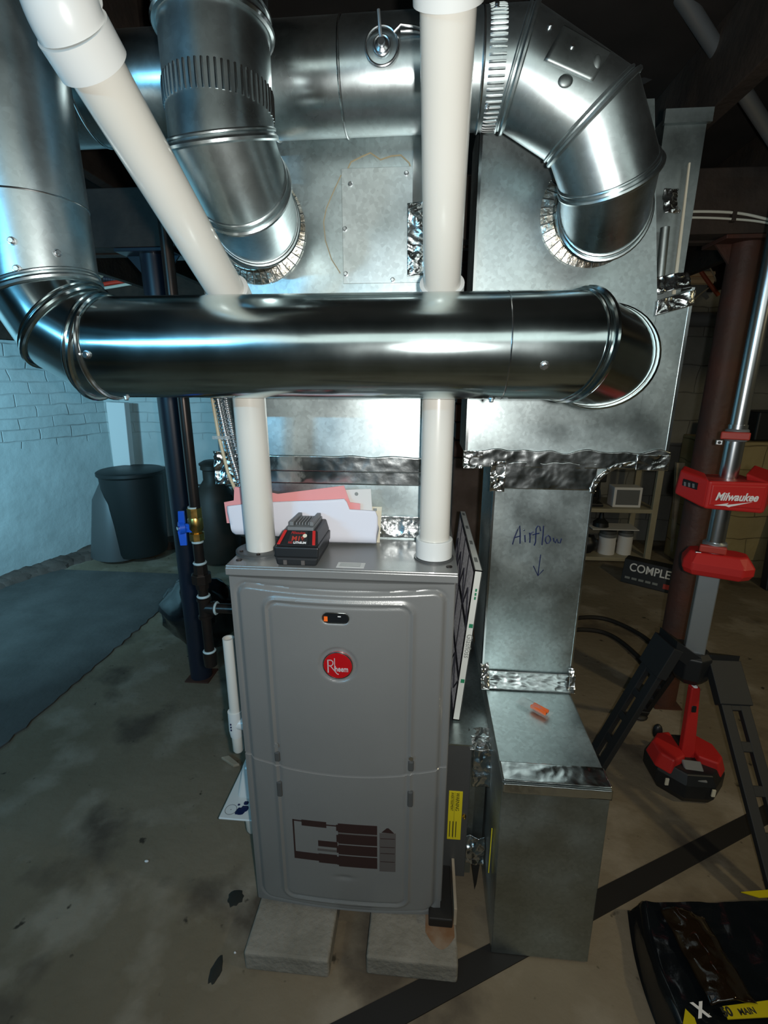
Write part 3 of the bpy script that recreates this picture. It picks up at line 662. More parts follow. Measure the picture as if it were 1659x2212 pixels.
MB().grid(pl, NP, 1).build('pleats', M_MESH, flt, 0, solid=.0006)
mb = MB()
for f_ in (.28, .62): mb.hexa(fbox(0, DL, H_*f_, H_*f_+.014, -T-.0008, -T+.0004))
for f_ in (.25, .5, .75): mb.hexa(fbox(DL*f_, DL*f_+.005, 0, H_, -T-.0008, -T+.0004))
P_ = lambda u, v: FB+bk*u+upn*v+th*(-T-.0004)
for k_ in range(4): mb.tube([P_(DL*k_/4, H_*.28), P_(DL*(k_+.5)/4, H_*.12), P_(DL*(k_+1)/4, H_*.28)], .0015, 5); mb.tube([P_(DL*k_/4, H_*.62), P_(DL*(k_+.5)/4, H_*.82), P_(DL*(k_+1)/4, H_*.62)], .0015, 5)
mb.build('wire_support', M_DARKW, flt, 0)
text('frame_print', 'Glasfloss', .020, FB+upn*(H_*.60)+V((0, -.0006, 0))+th*(-.004), -upn, th, M_GTXT, flt, .0002, sx=.9, shear=.1)
for f_ in (.82, .845, .87): MB().hexa([p+V((0, -.0008, 0)) for p in fbox(-.0002, .0004, H_*f_, H_*f_+.007, -.001, .003)]).build('print_mark', M_GREEN, flt, 0)
for f_ in (.27, .64): MB().hexa([p+V((0, -.0008, 0)) for p in fbox(-.0002, .0004, H_*f_, H_*f_+.010, -.003, .006)]).build('arrow_mark', M_GREEN, flt, 0)
for f_ in (.10, .35, .62, .9): MB().hexa(fbox(DL*f_, DL*f_+.03, H_, H_+.0004, -.004, .004)).build('smudge_print', M_GTXT, flt, 0)

# ============================================================ round ducts
R6 = .0765
# front cross duct: rises on the left, runs across, turns back to the return duct on the right
cz = 1.316
C0 = V((-.362, -.07, cz)); s_ = .060
B0 = C0+V((-math.cos(PI/6), 0, math.sin(PI/6)))*s_; A0 = B0+V((-.5, 0, math.sin(PI/3)))*s_
crs = thing('round_duct', (.0, -.07, cz), 'shiny round duct crossing in front of both white vent pipes', 'duct', None)
E1 = V((.372, -.07, cz)); E2 = E1+V((.058, .062, -.012))
duct(crs, [(A0.x, A0.y, 2.05), A0, B0, C0, (.27, -.07, cz), E1, E2, (E2.x+.004, .30, 1.300)], R6,
     names=['riser', 'elbow_gore', 'elbow_gore', 'pipe_section', 'elbow_collar', 'elbow_gore', 'elbow_tail'], beads=[0, 1, 2, 4, 5], mats={0: M_RND2})
bead(crs, C0+V((.012, 0, 0)), (1, 0, 0), R6+.001, .0035); bead(crs, (.27, -.07, cz), (1, 0, 0), R6-.0004, .0012); bead(crs, (A0.x, -.07, 1.520), (0, 0, 1), R6-.0004, .0014)
for px_, py_ in ((193, 765), (1176, 789)):
    p = at(px_, py_, y=-.14); a = p-V((p.x, -.07, cz)); a.x = 0; a.normalize(); screw(crs, V((p.x, -.07, cz))+a*R6, a, .0045)
screw(crs, (-.325, -.085, cz-R6+.001), (0, -.2, -1), .0035); screw(crs, (.255, -.085, cz-R6+.001), (0, -.2, -1), .0035)
for px_, py_ in ((29, 522), (148, 535), (40, 582)):
    p = at(px_, py_, y=-.14); a = V((p.x, p.y, 0))-V((A0.x, -.07, 0)); a.normalize(); q = V((A0.x, -.07, p.z))+a*R6; screw(crs, q, a, .004)

# left riser take-off from the supply plenum
VX, VY = -.148, -.045
j1 = V((VX, VY, 1.600)); j2 = V((-.140, -.006, 1.556)); j3 = V((-.158, .110, 1.547)); fl1 = V((-.190+.004, SY, 1.553))
lft = thing('round_duct', (VX, VY, 1.6), 'vertical round duct curving up out of the supply plenum collar', 'duct')
duct(lft, [(VX, VY, 2.05), j1, j2, j3, fl1], .0745, m=M_RND2, names=['riser', 'elbow_gore', 'elbow_gore', 'collar'], beads=[0, 1, 2])
bead(lft, (VX, VY, 1.733), (0, 0, 1), .0775, .0050); bead(lft, (VX, VY, 1.750), (0, 0, 1), .0760, .0035)
mb = MB()                                                             # crimped band
for k_ in range(56):
    a = 2*PI*k_/56; c_, s2 = math.cos(a), math.sin(a)
    mb.tube([(VX+c_*.0742, VY+s2*.0742, 1.632), (VX+c_*.0750, VY+s2*.0750, 1.637), (VX+c_*.0750, VY+s2*.0750, 1.660), (VX+c_*.0742, VY+s2*.0742, 1.665)], .0019, 6)
mb.build('crimped_band', M_BEAD, lft)
tab_flange(lft, fl1, (0, -1, 0), .0765, 40, .024)
screw(lft, j3.lerp(fl1, .45)+V((.0735, -.01, .0)).normalized()*.0745, (1, -.3, 0), .004)
screw(lft, j3.lerp(fl1, .6)+V((.052, -.01, -.052)), (.6, -.3, -.6), .004)

# upper right duct: along the plenums, then down into the return duct
q1 = V((.292, .112, 1.750)); q2 = V((.415, .112, 1.678)); q3 = V((.456, .125, 1.602)); q4 = V((.474, .185, 1.567)); fl2 = V((.486, RY, 1.600))
rgt = thing('round_duct', (.1, .112, 1.75), 'upper round duct running behind the vertical one and elbowing down into the return duct collar', 'duct')
duct(rgt, [(-.80, .112, 1.748), (-.43, .112, 1.748), q1, q2, q3, q4, fl2], R6, m=M_RND2, names=['pipe_section', 'pipe_section', 'elbow_gore', 'elbow_gore', 'elbow_gore', 'collar'], beads=[1, 2, 3, 4])
for x_ in (-.43, -.115, .010, .23): bead(rgt, (x_, .112, 1.7485), (1, 0, 0), R6-.0002, .0025)
mb = MB()
for k_ in range(60):
    a = 2*PI*k_/60; c_, s2 = math.cos(a), math.sin(a)
    mb.tube([(.238, .112+c_*(R6-.0004), 1.7495+s2*(R6-.0004)), (.243, .112+c_*(R6+.0008), 1.7495+s2*(R6+.0008)), (.258, .112+c_*(R6+.0008), 1.7495+s2*(R6+.0008)), (.263, .112+c_*(R6-.0004), 1.7495+s2*(R6-.0004))], .0019, 6)
mb.build('crimped_band', M_BEAD, rgt)
tab_flange(rgt, fl2, (0, -1, 0), R6+.002, 40, .027)
for px_, py_ in ((1181, 92), (1226, 136), (1314, 83), (1072, 28), (1052, 265)):
    p = at(px_, py_, y=.06); 
    cN = q1.lerp(q2, max(0, min(1, (p.x-q1.x)/(q2.x-q1.x)))) if p.x > q1.x else V((p.x, .112, 1.75))
    a = (p-cN); a.normalize(); screw(rgt, cN+a*R6, a, .0035)
# overlapping seam tab with a bent corner
mb = MB(); c1 = q1.lerp(q2, .50); ax_ = (q2-q1).normalized(); sd = V((0, -1, 0)); nn = ax_.cross(sd).normalized()
def seamp(u, a): return q1.lerp(q2, u)+(sd*math.cos(a)+nn*math.sin(a))*(R6+.0012)
MB().grid(lambda s2, t: seamp(.25+.55*s2, .15-.75*t-.15*s2), 12, 12).build('seam_lap', M_DULL, rgt, solid=.001)
mb = MB(); mb.sphere(seamp(.55, .22), .011, .0035, .009, 14, 8); mb.build('dent', M_DULL, rgt); mb = MB(); mb.sphere(seamp(.74, -.30), .006, .003, .011, 12, 8); mb.build('dent', M_DULL, rgt)
# damper regulator
dm = at(825, 100, y=.034); dr = thing('damper_regulator', dm, 'small wire-ring damper handle on the upper round duct', 'damper handle')
a = (dm-V((dm.x, .112, 1.7485))).normalized(); base = V((dm.x, .112, 1.7485))+a*R6
mb = MB(); bead_ring(mb, base+a*.002, a, .0245, .0022); bead_ring(mb, base+a*.004, a, .012, .002); mb.build('ring_plate', M_SCREW, dr)
MB().tube([base+a*.004, base+a*.012+V((-.002, 0, .015)), base+a*.012+V((-.004, 0, .038))], .0025, 8).build('handle', M_ALU2, dr)
MB().rev(base, a, [(0, .010), (.006, .010), (.008, .006), (.014, .005)], 14).build('wing_nut', M_SCREW, dr)
mb = MB(); c = base+V((.028, -.002, .018))
mb.tube([c+V((-.010, -.004, -.004)), c+V((0, -.006, .003)), c+V((.02, -.003, .002)), c+V((.04, 0, -.002))], .0022, 8); mb.tube([c+V((.0, -.004, -.004)), c+V((.022, -.002, -.004)), c+V((.055, .002, -.010))], .0018, 8)
mb.build('tie_wire', M_SCREW, dr)

# ============================================================ white vent pipes
R2 = .0302
def arc_between(P, d0, d1, Rb, n=8):
    "points of a rounded bend of radius Rb with corner at P"
    d0 = V(d0).normalized(); d1 = V(d1).normalized(); ang = d0.angle(d1); t = Rb*math.tan(ang/2)
    a = P-d0*t; b = P+d1*t; bis = (d1-d0).normalized(); c = P+bis*(Rb/math.cos(ang/2)); out = []
    for i in range(n+1):
        u = a.lerp(b, i/n)-c; out.append(c+u.normalized()*Rb)
    return out
def vent(name, base, bend, dirv, Ltop, label, socket, up_dir=(0, 0, 1)):
    base, bend, dirv = V(base), V(bend), V(dirv).normalized(); d0 = (bend-base).normalized()
    t = thing(name, base, label, 'vent pipe')
    bp = arc_between(bend, d0, dirv, .05)
    MB().cyl(base, bp[0], R2, n=40).build('lower_pipe', M_PVC, t)
    el = MB(); el.tube(bp, R2+.0045, 32)
    el.cyl(bp[0]-d0*.030, bp[0], R2+.0065, n=32); el.cyl(bp[-1], bp[-1]+dirv*socket, R2+.0045, R2+.0065, n=40)
    el.build('elbow', M_PVC2, t, 40)
    top = bend+dirv*Ltop
    MB().cyl(bp[-1], top, R2, n=40).build('leaning_pipe', M_PVC, t)
    # coupling and upper elbow back to vertical
    cp = arc_between(top+dirv*.022, dirv, up_dir, .028)
    e2 = MB(); e2.cyl(top-dirv*.022, cp[0], R2+.0070, R2+.0070, n=40); e2.tube(cp, R2+.0045, 32); e2.cyl(cp[-1], cp[-1]+V(up_dir).normalized()*.030, R2+.0070, n=40)
    e2.build('upper_elbow', M_PVC2, t, 40)
    MB().cyl(cp[-1], cp[-1]+V(up_dir)*((2.05-cp[-1].z)/V(up_dir).z), R2, n=40).build('riser', M_PVC, t)
    return t
a55 = math.radians(55)
vl = vent('vent_pipe', (-.181, .084, .920), (-.171, .045, 1.372), (-math.sin(a55)*.09, -math.sin(a55), math.cos(a55)), .395, 'white plastic vent pipe leaning steeply to the corner, on the furnace end with the battery', .040)
vr = vent('vent_pipe', (.180, .078, .920), (.180, .080, 1.362), (-.035, -1, 1), .43, 'straight white plastic vent pipe on the furnace corner beside the air filter', .062)
MB().cyl((.180, .078, .924), (.180, .078, .962), R2+.0062, n=40).build('base_coupling', M_PVC2, vr, bevel=.001)

# ============================================================ gas line
gx, gy = -.431, .30
gas = thing('gas_pipe', (gx, gy, .5), 'black iron gas pipe with a brass shut-off valve, dropping beside the furnace', 'gas pipe')
def gz(py): return at(430, py, y=gy).z
MB().cyl((gx+.003, gy, 2.05), (gx+.003, gy, gz(1100)), .0134, n=24).build('upper_pipe', M_IRON, gas)
zt, zb = gz(1097), gz(1166)
MB().rev((gx, gy, zb), (0, 0, zt-zb), [(0, .0195), (.22, .0195), (.24, .0150), (.34, .0165), (.62, .0165), (.68, .0150), (.72, .0190), (1, .0190)], 8).build('valve_body', M_BRASS, gas, 20)
MB().rev((gx, gy, zb+.025), (0, 0, .04), [(0, .016), (.2, .019), (.8, .019), (1, .016)], 24).build('valve_ball_housing', M_BRASS, gas)
vh = V((gx-.034, gy-.012, gz(1138)))
mb = MB(); mb.cyl((gx-.004, gy-.006, vh.z), vh, .008, n=14)
mb.rev(vh+V((.006, .004, 0)), (-.010, -.008, 0), [(0, .017), (1, .017)], 24)
mb.hexa([vh+V(q) for q in ((-.004, -.006, .008), (.012, -.002, .008), (.012, .004, .008), (-.004, 0, .008), (.000, -.008, .046), (.014, -.004, .046), (.014, .001, .046), (.0, -.003, .046))])
mb.hexa([vh+V(q) for q in ((-.003, -.010, -.046), (.013, -.006, -.046), (.013, -.001, -.046), (-.003, -.005, -.046), (-.008, -.006, -.008), (.012, -.002, -.008), (.012, .004, -.008), (-.008, 0, -.008))])
mb.box((-.006, -.004, -.011), (.030, .006, .011), o=vh)
hd = mb.build('valve_handle', M_BLUE, gas, 30, bevel=.001)
MB().rev(vh+V((-.004, -.005, 0)), (-.6, -.8, 0), [(0, .0055), (.004, .005)], 6).build('handle_nut', M_SCREW, hd, 0)
for py_ in (1098, 1170): MB().rev((gx, gy, gz(py_)-.002), (0, 0, .007), [(0, .0150), (1, .0155)], 24).build('pipe_dope_ring', M_THREAD, gas)
def seg_pipe(pa, pb, r, nm, m=M_IRON, n=24): return MB().cyl((gx, gy, gz(pa)), (gx, gy, gz(pb)), r, n=n).build(nm, m, gas, 25)
seg_pipe(1160, 1222, .0134, 'nipple'); 
for py_ in (1216, 1287, 1405):
    MB().rev((gx, gy, gz(py_)-.002), (0, 0, .006), [(0, .0165), (.5, .0180), (1, .0160)], 24).build('pipe_dope_ring', M_THREAD, gas)
u1 = MB(); u1.rev((gx, gy, gz(1240)), (0, 0, gz(1218)-gz(1240)), [(0, .019), (1, .018)], 8); u1.rev((gx, gy, gz(1258)), (0, 0, gz(1238)-gz(1258)), [(0, .024), (.1, .026), (.9, .026), (1, .024)], 8); u1.rev((gx, gy, gz(1270)), (0, 0, gz(1258)-gz(1270)), [(0, .017), (1, .019)], 8)
u1.build('union', M_IRON, gas, 20)
seg_pipe(1268, 1290, .0134, 'nipple')
tz = gz(1312); t1 = MB()
t1.rev((gx, gy, tz-.030), (0, 0, .06), [(0, .019), (.13, .019), (.15, .0165), (.85, .0165), (.87, .019), (1, .019)], 24); t1.rev((gx, gy, tz), (.030, 0, 0), [(0, .0165), (.75, .0165), (.77, .019), (1, .019)], 24)
t1.build('tee', M_IRON, gas, 30)
MB().rev((gx+.030, gy, tz), (.006, 0, 0), [(0, .0165), (.5, .019), (1, .0165)], 24).build('pipe_dope_ring', M_THREAD, gas)
MB().cyl((gx+.03, gy, tz), (-.2225, gy, tz), .0134, n=24).build('branch_pipe', M_IRON, gas)
seg_pipe(1335, 1408, .0134, 'drip_leg')
MB().rev((gx, gy, gz(1438)), (0, 0, gz(1406)-gz(1438)), [(0, .010), (.1, .017), (.55, .018), (.6, .0185), (1, .0185)], 24).build('drip_cap', M_IRON, gas, 30)

# flexible conduit and thermostat cable on the plenum side
def spring(name, pts, r, pitch, m, label, cat):
    pts = [V(p) for p in pts]; mb = MB(); L = sum((pts[i+1]-pts[i]).length for i in range(len(pts)-1)); n = int(L/pitch); 
    segs = [(pts[i+1]-pts[i]).length for i in range(len(pts)-1)]
    def P(s2):
        d = s2*L
        for i, sg_ in enumerate(segs):
            if d <= sg_ or i == len(segs)-1: return pts[i].lerp(pts[i+1], min(1, d/sg_))
            d -= sg_
    path = [P(i/(n*6)) for i in range(n*6+1)]
    mb.tube(path, lambda t: r*(1+.20*math.sin(t*n*2*PI)), 12)
    return tag(mb.build(name, m, smooth=60), label, cat)
spring('flexible_conduit', [(-.292, .168, 1.42), (-.284, .168, 1.225), (-.275, .168, 1.16), (-.262, .166, 1.10), (-.245, .160, 1.04), (-.236, .17, .985), (-.236, .20, .955)], .0085, .0085, M_ALU, 'bright spiral metal conduit on the plenum side nearest the gas pipe', 'conduit')
spring('flexible_conduit', [(-.274, .175, 1.42), (-.270, .178, 1.225), (-.262, .178, 1.16), (-.249, .176, 1.10), (-.236, .170, 1.04), (-.226, .18, .985), (-.226, .20, .955)], .0070, .0080, M_ALU, 'second thinner spiral metal conduit tucked against the leaning vent pipe', 'conduit')
o = MB().tube([(-.304, .170, 1.42), (-.297, .170, 1.23), (-.288, .165, 1.15), (-.272, .160, 1.07), (-.251, .158, 1.015), (-.247, .165, .96)], .0038, 8).build('thermostat_cable', M_TAN); tag(o, 'thin tan cable running down beside the spiral conduits', 'cable')
o = MB().box((-.296, .150, 1.145), (-.258, .153, 1.152)).build('cable_tie', M_CLEAR, smooth=0); tag(o, 'clear cable tie around the spiral conduits', 'cable tie')

# ============================================================ things on the furnace top
bat = thing('power_tool_battery', (-.08, .05, FZ1), 'black and red power tool battery lying on the furnace top', 'battery')
bx0, bx1, by0 = -.124, -.042, .006; z0 = FZ1
def taper(mb, x0, x1, y0, y1, za, x2, x3, y2, y3, zb_): mb.hexa([(x0, y0, za), (x1, y0, za), (x1, y1, za), (x0, y1, za), (x2, y2, zb_), (x3, y2, zb_), (x3, y3, zb_), (x2, y3, zb_)]); return mb
taper(MB(), bx0, bx1-.004, by0, .120, z0+.001, bx0-.002, bx1, by0-.002, .122, z0+.018).build('base_shell', M_BLACKR, bat, 0, bevel=.004, seg=3)
taper(MB(), bx0-.002, bx1+.001, by0-.003, .122, z0+.0185, bx0-.003, bx1+.002, by0-.002, .122, z0+.040).build('middle_shell', M_BLACKP, bat, 0, bevel=.003, seg=3)
tp = taper(MB(), bx0-.001, bx1, by0+.001, .122, z0+.040, bx0+.010, bx1-.006, by0+.028, .120, z0+.064).build('top_shell', M_BLACKP, bat, 0, bevel=.003, seg=3)
# label lies on the sloping front
sA, sB = V((0, by0-.0005, z0+.041)), V((0, by0+.0275, z0+.0652)); sd_ = (sB-sA).normalized(); sn = V((1, 0, 0)).cross(sd_)
def on(x, t, h=0): return V((x, 0, 0))+sA.lerp(sB, t)+sn*h
mb = MB(); mb.prism([on(bx0+.022, .10, .0), on(bx1-.020, .10, .0), on(bx1-.024, .92, .0), on(bx0+.026, .92, .0)], sn*.0016); lbp = mb.build('front_label', M_BLACKR, bat, 0)
for sx_, a, b in ((-1, bx0+.002, bx0+.008), (1, bx1-.011, bx1-.005)):
    sh = .009 if sx_ < 0 else -.004
    MB().prism([on(a, .08), on(b, .08), on(b+sh, .95), on(a+sh, .95)], sn*.0022).build('release_button', M_REDP, bat, 0, bevel=.0008)
text('battery_print', 'Milwaukee', .0085, on(bx0+.026, .72, .0018), (1, 0, 0), sd_, M_REDP, lbp, .0002, shear=.3, sx=.75)
text('battery_print', 'M18', .014, on(bx0+.029, .32, .0018), (1, 0, 0), sd_, M_REDPD, lbp, .0002, bold=.0004)
text('battery_print', 'LITHIUM', .0065, on(bx0+.034, .14, .0018), (1, 0, 0), sd_, M_WTXT, lbp, .0002, bold=.0002)
text('battery_print', 'RED', .0065, on(bx0+.024, .14, .0018), (1, 0, 0), sd_, M_REDP, lbp, .0002, sx=.7)
MB().rev(on(bx1-.028, .62, .0014), sn*.0008, [(0, .0042), (1, .0042)], 16).build('round_mark', M_CREAM, lbp)
mb = MB(); mb.box((-.108, .035, z0+.063), (-.056, .118, z0+.070)); mb.box((-.106, .045, z0+.070), (-.098, .115, z0+.078)); mb.box((-.066, .045, z0+.070), (-.058, .115, z0+.078))
for i in range(5): mb.box((-.095+i*.006, .050, z0+.070), (-.092+i*.006, .100, z0+.0755))
mb.build('terminal_rail', M_GREYP, bat, 0, bevel=.001)
for i in (0, 1): MB().box((bx0+.014+i*.035, by0-.0025, z0+.004), (bx0+.021+i*.035, by0-.001, z0+.013)).build('contact_notch', M_GBROWN, bat, 0)

def sheet(name, pix, y, m, label, grp=None, th_=.0015, lean=.0):
    mb = MB(); mb.prism([at(a, b, y=y)+V((0, lean*(1-(b-1040)/140.), 0)) for a, b in pix], (0, th_, 0)); return tag(mb.build(name, m, smooth=0), label, 'paper', grp)
def sheet_curl(name, pix, y, m, label, th_=.003, amp=.012):
    "a folded bundle: the outline subdivided and bowed out at the lower fold"
    P = [at(a, b, y=y) for a, b in pix]; zmin = min(p.z for p in P); mb = MB()
    xs0 = min(p.x for p in P); xs1 = max(p.x for p in P); n = 60
    def hit(x):
        zs = []
        for i in range(len(P)):
            a, b = P[i], P[(i+1) % len(P)]
            if (a.x-x)*(b.x-x) <= 0 and abs(a.x-b.x) > 1e-6: zs.append(a.z+(b.z-a.z)*(x-a.x)/(b.x-a.x))
        return min(zs), max(zs)
    def fn(s2, t):
        x = xs0+(xs1-xs0)*min(.9985, max(.0015, s2)); a, b = hit(x); z = a+(b-a)*t
        e = max(0, 1-(z-a)/.018); return (x, y+.010*e*e+.004*math.sin(x*25), z)
    mb.grid(fn, n, 16)
    return tag(mb.build(name, m, smooth=50, solid=th_), label, 'paper')
sheet_curl('folded_papers', [(491, 1093), (530, 1089), (640, 1082), (748, 1077), (752, 1100), (812, 1105), (816, 1120), (815, 1178), (703, 1173), (600, 1163), (505, 1157), (497, 1148)], .128, M_WHITE, 'white folded paperwork standing behind the leaning vent pipe on the furnace', .004)
sheet('paper_sheet', [(484, 1085), (505, 1081), (506, 1052), (530, 1053), (600, 1067), (743, 1049), (756, 1085), (778, 1088), (778, 1130), (490, 1130)], .142, M_PINK, 'pink carbon sheets sticking up out of the white folded paperwork')
sh = sheet('paper_sheet', [(700, 1060), (801, 1056), (806, 1130), (700, 1130)], .152, M_WHITE2, 'white sheet with a punched hole behind the pink sheets')
MB().rev(at(770, 1067, y=.1518), (0, -.0006, 0), [(0, .0040), (1, .0040)], 20).build('punched_hole', M_GTXT, sh, 0)
sh = sheet('paper_sheet', [(780, 1094), (825, 1095), (820, 1172), (780, 1170)], .160, M_CREAM, 'cream booklet end showing beside the white folded paperwork')
p = at(810, 1101, y=.1595); MB().box((p.x-.004, .1592, p.z-.003), (p.x+.004, .1598, p.z+.003)).build('printed_square', M_GTXT, sh, 0)

# orange connectors in a bag, lying on the boot
cn = thing('connector_pack', (.437, .187, .4965), 'small clear bag of orange wire connectors on the duct boot', 'connector pack')
Rz = Matrix.Rotation(math.radians(-42), 3, 'Z'); oc = V((.437, .187, .498))
for i in range(2): MB().box((-.004+i*.001, -.010+i*.010, .0), (.036, -.002+i*.010, .008), Rz, oc).build('orange_connector', M_ORANGE, cn, 0, bevel=.001)
MB().box((.031, -.006, .002), (.0365, -.003, .006), Rz, oc).build('socket_hole', M_BLACKT, cn, 0)
def fn(s2, t): return oc+Rz @ V((-.040+.085*s2, -.018+.034*t, .0095*math.sin(PI*min(1, max(0, s2)))*math.sin(PI*t)+.0006+.002*noise.noise(V((s2*9, t*9, 0)))))
MB().grid(fn, 24, 14).build('clear_bag', M_CLEAR, cn, 40)

# ============================================================ beside the furnace: drain pipe and trap
dpx = -.289
dp = thing('drain_pipe', (dpx, .12, .32), 'short open white drain pipe with a coupling hanging beside the furnace', 'pipe')
zt, zc, ze = at(497, 1378, y=.12).z, at(508, 1535, y=.12).z, at(513, 1618, y=.12).z
MB().rev((dpx, .12, zt), (0, 0, zc-zt-.01), [(0, .0100), (0, .0134), (1, .0134)], 28, False).build('upper_pipe', M_PVC, dp)
mb = MB(); mb.rev((dpx-.001, .12, zc), (0, 0, -.070), [(0, .0134), (0, .0172), (.75, .0178), (1, .0155)], 28); mb.cyl((dpx, .12, zc-.035), (-.2235, .12, zc-.030), .0165, n=24); mb.build('tee_fitting', M_PVC2, dp, 40)
MB().rev((dpx-.001, .12, zc-.070), (0, 0, ze-zc+.066), [(0, .0135), (.9, .0130), (1, .0105)], 24).build('stub', M_PVC, dp)
for i_ in range(3): MB().box((dpx-.008, .1015, zc-.045+i_*.008), (dpx-.005, .1035, zc-.041+i_*.008)).build('print_mark', M_BLUEI, dp, 0)
TZ = .135
p1, p2_, p3_ = at(473, 1763, z=TZ), at(548, 1777, z=TZ), at(531, 1648, z=TZ)
tr = thing('condensate_trap', (p2_.x, p2_.y, TZ), 'white plastic condensate trap with blue primer stains on the furnace side near the floor', 'drain trap')
xl = p1.x; xr = -.2235; ya = (p1.y+p2_.y)/2; yb_ = ya+.30
MB().box((xl, ya, TZ-.006), (xr, yb_, TZ)).build('flange_plate', M_PVC2, tr, 0, bevel=.004, seg=3)
mb = MB(); mb.hexa([(xl+.026, ya+.062, TZ), (xr-.004, ya+.056, TZ), (xr-.004, yb_-.02, TZ), (xl+.02, yb_-.02, TZ), (xl+.034, ya+.10, TZ+.080), (xr-.006, ya+.10, TZ+.085), (xr-.006, yb_-.04, TZ+.10), (xl+.030, yb_-.04, TZ+.09)])
mb.build('trap_body', M_PVC2, tr, 0, bevel=.010, seg=3)
mb = MB(); bead_ring(mb, (xl+.024, ya+.028, TZ), (0, 0, 1), .0155, .0007); mb.sphere((xl+.024, ya+.028, TZ), .0015, .0015, .001, 8, 5); mb.build('knockout_ring', M_GREYP, tr)
MB().rev((-.291, ya+.020, TZ-.006), (0, 0, -.055), [(0, .014), (.8, .0125), (1, .008)], 20).build('drain_spout', M_PVC, tr)
mb = MB()
for dx, dy_, rr in ((.052, .026, .013), (.060, .034, .011), (.044, .020, .006), (.058, .052, .007), (.040, .045, .0035)):
    mb.sphere((min(xl+dx, xr-.010), ya+dy_, TZ), rr, rr*.9, .0012, 14, 6, lambda d: 1+.3*noise.noise(d*3))
mb.build('primer_stain', M_BLUEI, tr)
o = MB().prism([at(478, 1640, z=.003), at(495, 1636, z=.003), at(518, 1655, z=.003), at(505, 1658, z=.003)], (0, 0, .010)).build('wood_scrap', M_WOOD2, smooth=0, bevel=.002); tag(o, 'pale scrap of wood on the floor beyond the condensate trap', 'scrap')

# ============================================================ tripod work light on the right
mx, my = .983, .52
tw = thing('tripod_light', (mx, my, 0), 'red and silver telescoping tripod work light in front of the rusty post', 'work light')
def az(py, x_=1540, y_=my): return at(x_, py, y=y_).z
RR = Matrix.Rotation(math.radians(-24), 3, 'Z'); MO = V((mx, my, 0))
MB().box((-.026, -.024, .44), (.026, .024, .80), RR, MO).build('square_mast', M_ALU2, tw, 0, bevel=.003)
MB().cyl((mx, my, .78), (mx, my, 1.155), .0225, n=40).build('middle_tube', M_ALU, tw)
MB().cyl((mx, my, 1.12), (mx, my, 2.0), .0195, n=40).build('upper_tube', M_ALU, tw)
for z_, rr in ((1.128, .027), (.812, .030)):
    MB().rev((mx, my, z_-.016), (0, 0, .032), [(0, rr-.002), (.1, rr), (.9, rr), (1, rr-.003)], 36).build('clamp_ring', M_GREYP if z_ > 1 else M_ALU2, tw)
    MB().box((-.038, -.036, z_-.010), (.026, -.020, z_+.010), RR, MO).build('clamp_lever', M_REDPD, tw, 0, bevel=.003)
    bt = MB().box((-.046, -.034, z_-.026), (-.030, -.022, z_-.012), RR, MO).build('clamp_block', M_ALU, tw, 0, bevel=.002)
    MB().cyl(MO+RR @ V((-.038, -.0345, z_-.019)), MO+RR @ V((-.038, -.0355, z_-.019)), .004, n=12).build('clamp_hole', M_BLACKT, bt)
# lower red collar
mb = MB(); a_ = [(-.072, -.035), (-.050, -.055), (.070, -.055), (.098, -.030), (.098, .030), (.070, .050), (-.050, .050), (-.072, .030)]
bot = [MO+RR @ V((x_*.90, y_*.9, .735)) for x_, y_ in a_]; mid = [MO+RR @ V((x_, y_, .752)) for x_, y_ in a_]; m2 = [MO+RR @ V((x_, y_, .772)) for x_, y_ in a_]; topp = [MO+RR @ V((x_*.80, y_*.62, .800)) for x_, y_ in a_]
n_ = len(a_); mb.add(bot+mid+m2+topp, [tuple(range(n_))[::-1], tuple(range(3*n_, 4*n_))]+[(k_*n_+i, k_*n_+(i+1) % n_, (k_+1)*n_+(i+1) % n_, (k_+1)*n_+i) for k_ in range(3) for i in range(n_)])
mb.build('lower_collar', M_REDP, tw, 0, bevel=.005, seg=3)
# head housing with wings
fz0, fz1 = az(1104, 1590, .44), az(1040, 1590, .44)
xL, xR = at(1527, 1070, y=.44).x, at(1652, 1070, y=.44).x
fh = MB().hexa([(xL, .44, fz0+.004), (xR, .43, fz0-.004), (xR, .485, fz0), (xL, .495, fz0+.004), (xL, .44, fz1), (xR, .43, fz1), (xR, .485, fz1-.004), (xL, .495, fz1-.004)]).build('front_housing', M_REDP, tw, 0, bevel=.006, seg=3)
MB().hexa([(xL+.008, .4375, fz0+.014), (xR-.008, .4285, fz0+.008), (xR-.008, .45, fz0+.01), (xL+.008, .45, fz0+.014), (xL+.008, .4375, fz1-.010), (xR-.008, .4285, fz1-.010), (xR-.008, .45, fz1-.01), (xL+.008, .45, fz1-.010)]).build('name_panel', M_REDP, fh, 0, bevel=.003)
lw = MB().hexa([(xL, .442, fz0+.004), (xL+.006, .50, fz0+.008), (xL-.020, .565, fz0+.030), (xL-.034, .530, fz0+.022), (xL, .442, fz1+.002), (xL+.020, .50, fz1+.010), (xL-.004, .565, fz1+.020), (xL-.030, .530, fz1+.012)]).build('side_wing', M_REDP, tw, 0, bevel=.005, seg=3)
rw = MB().hexa([(xR-.006, .485, fz0+.006), (xR, .432, fz0-.004), (xR+.075, .52, fz0+.018), (xR+.055, .57, fz0+.02), (xR-.025, .49, fz1+.012), (xR, .432, fz1), (xR+.075, .52, fz1+.01), (xR+.050, .58, fz1+.022)]).build('side_wing', M_REDP, tw, 0, bevel=.005, seg=3)
wn = V((-.83, -.42, 0)).normalized(); wd_ = V((-.42, .83, 0)).normalized()
wc = V((xL-.018, .488, (fz0+fz1)/2+.018))
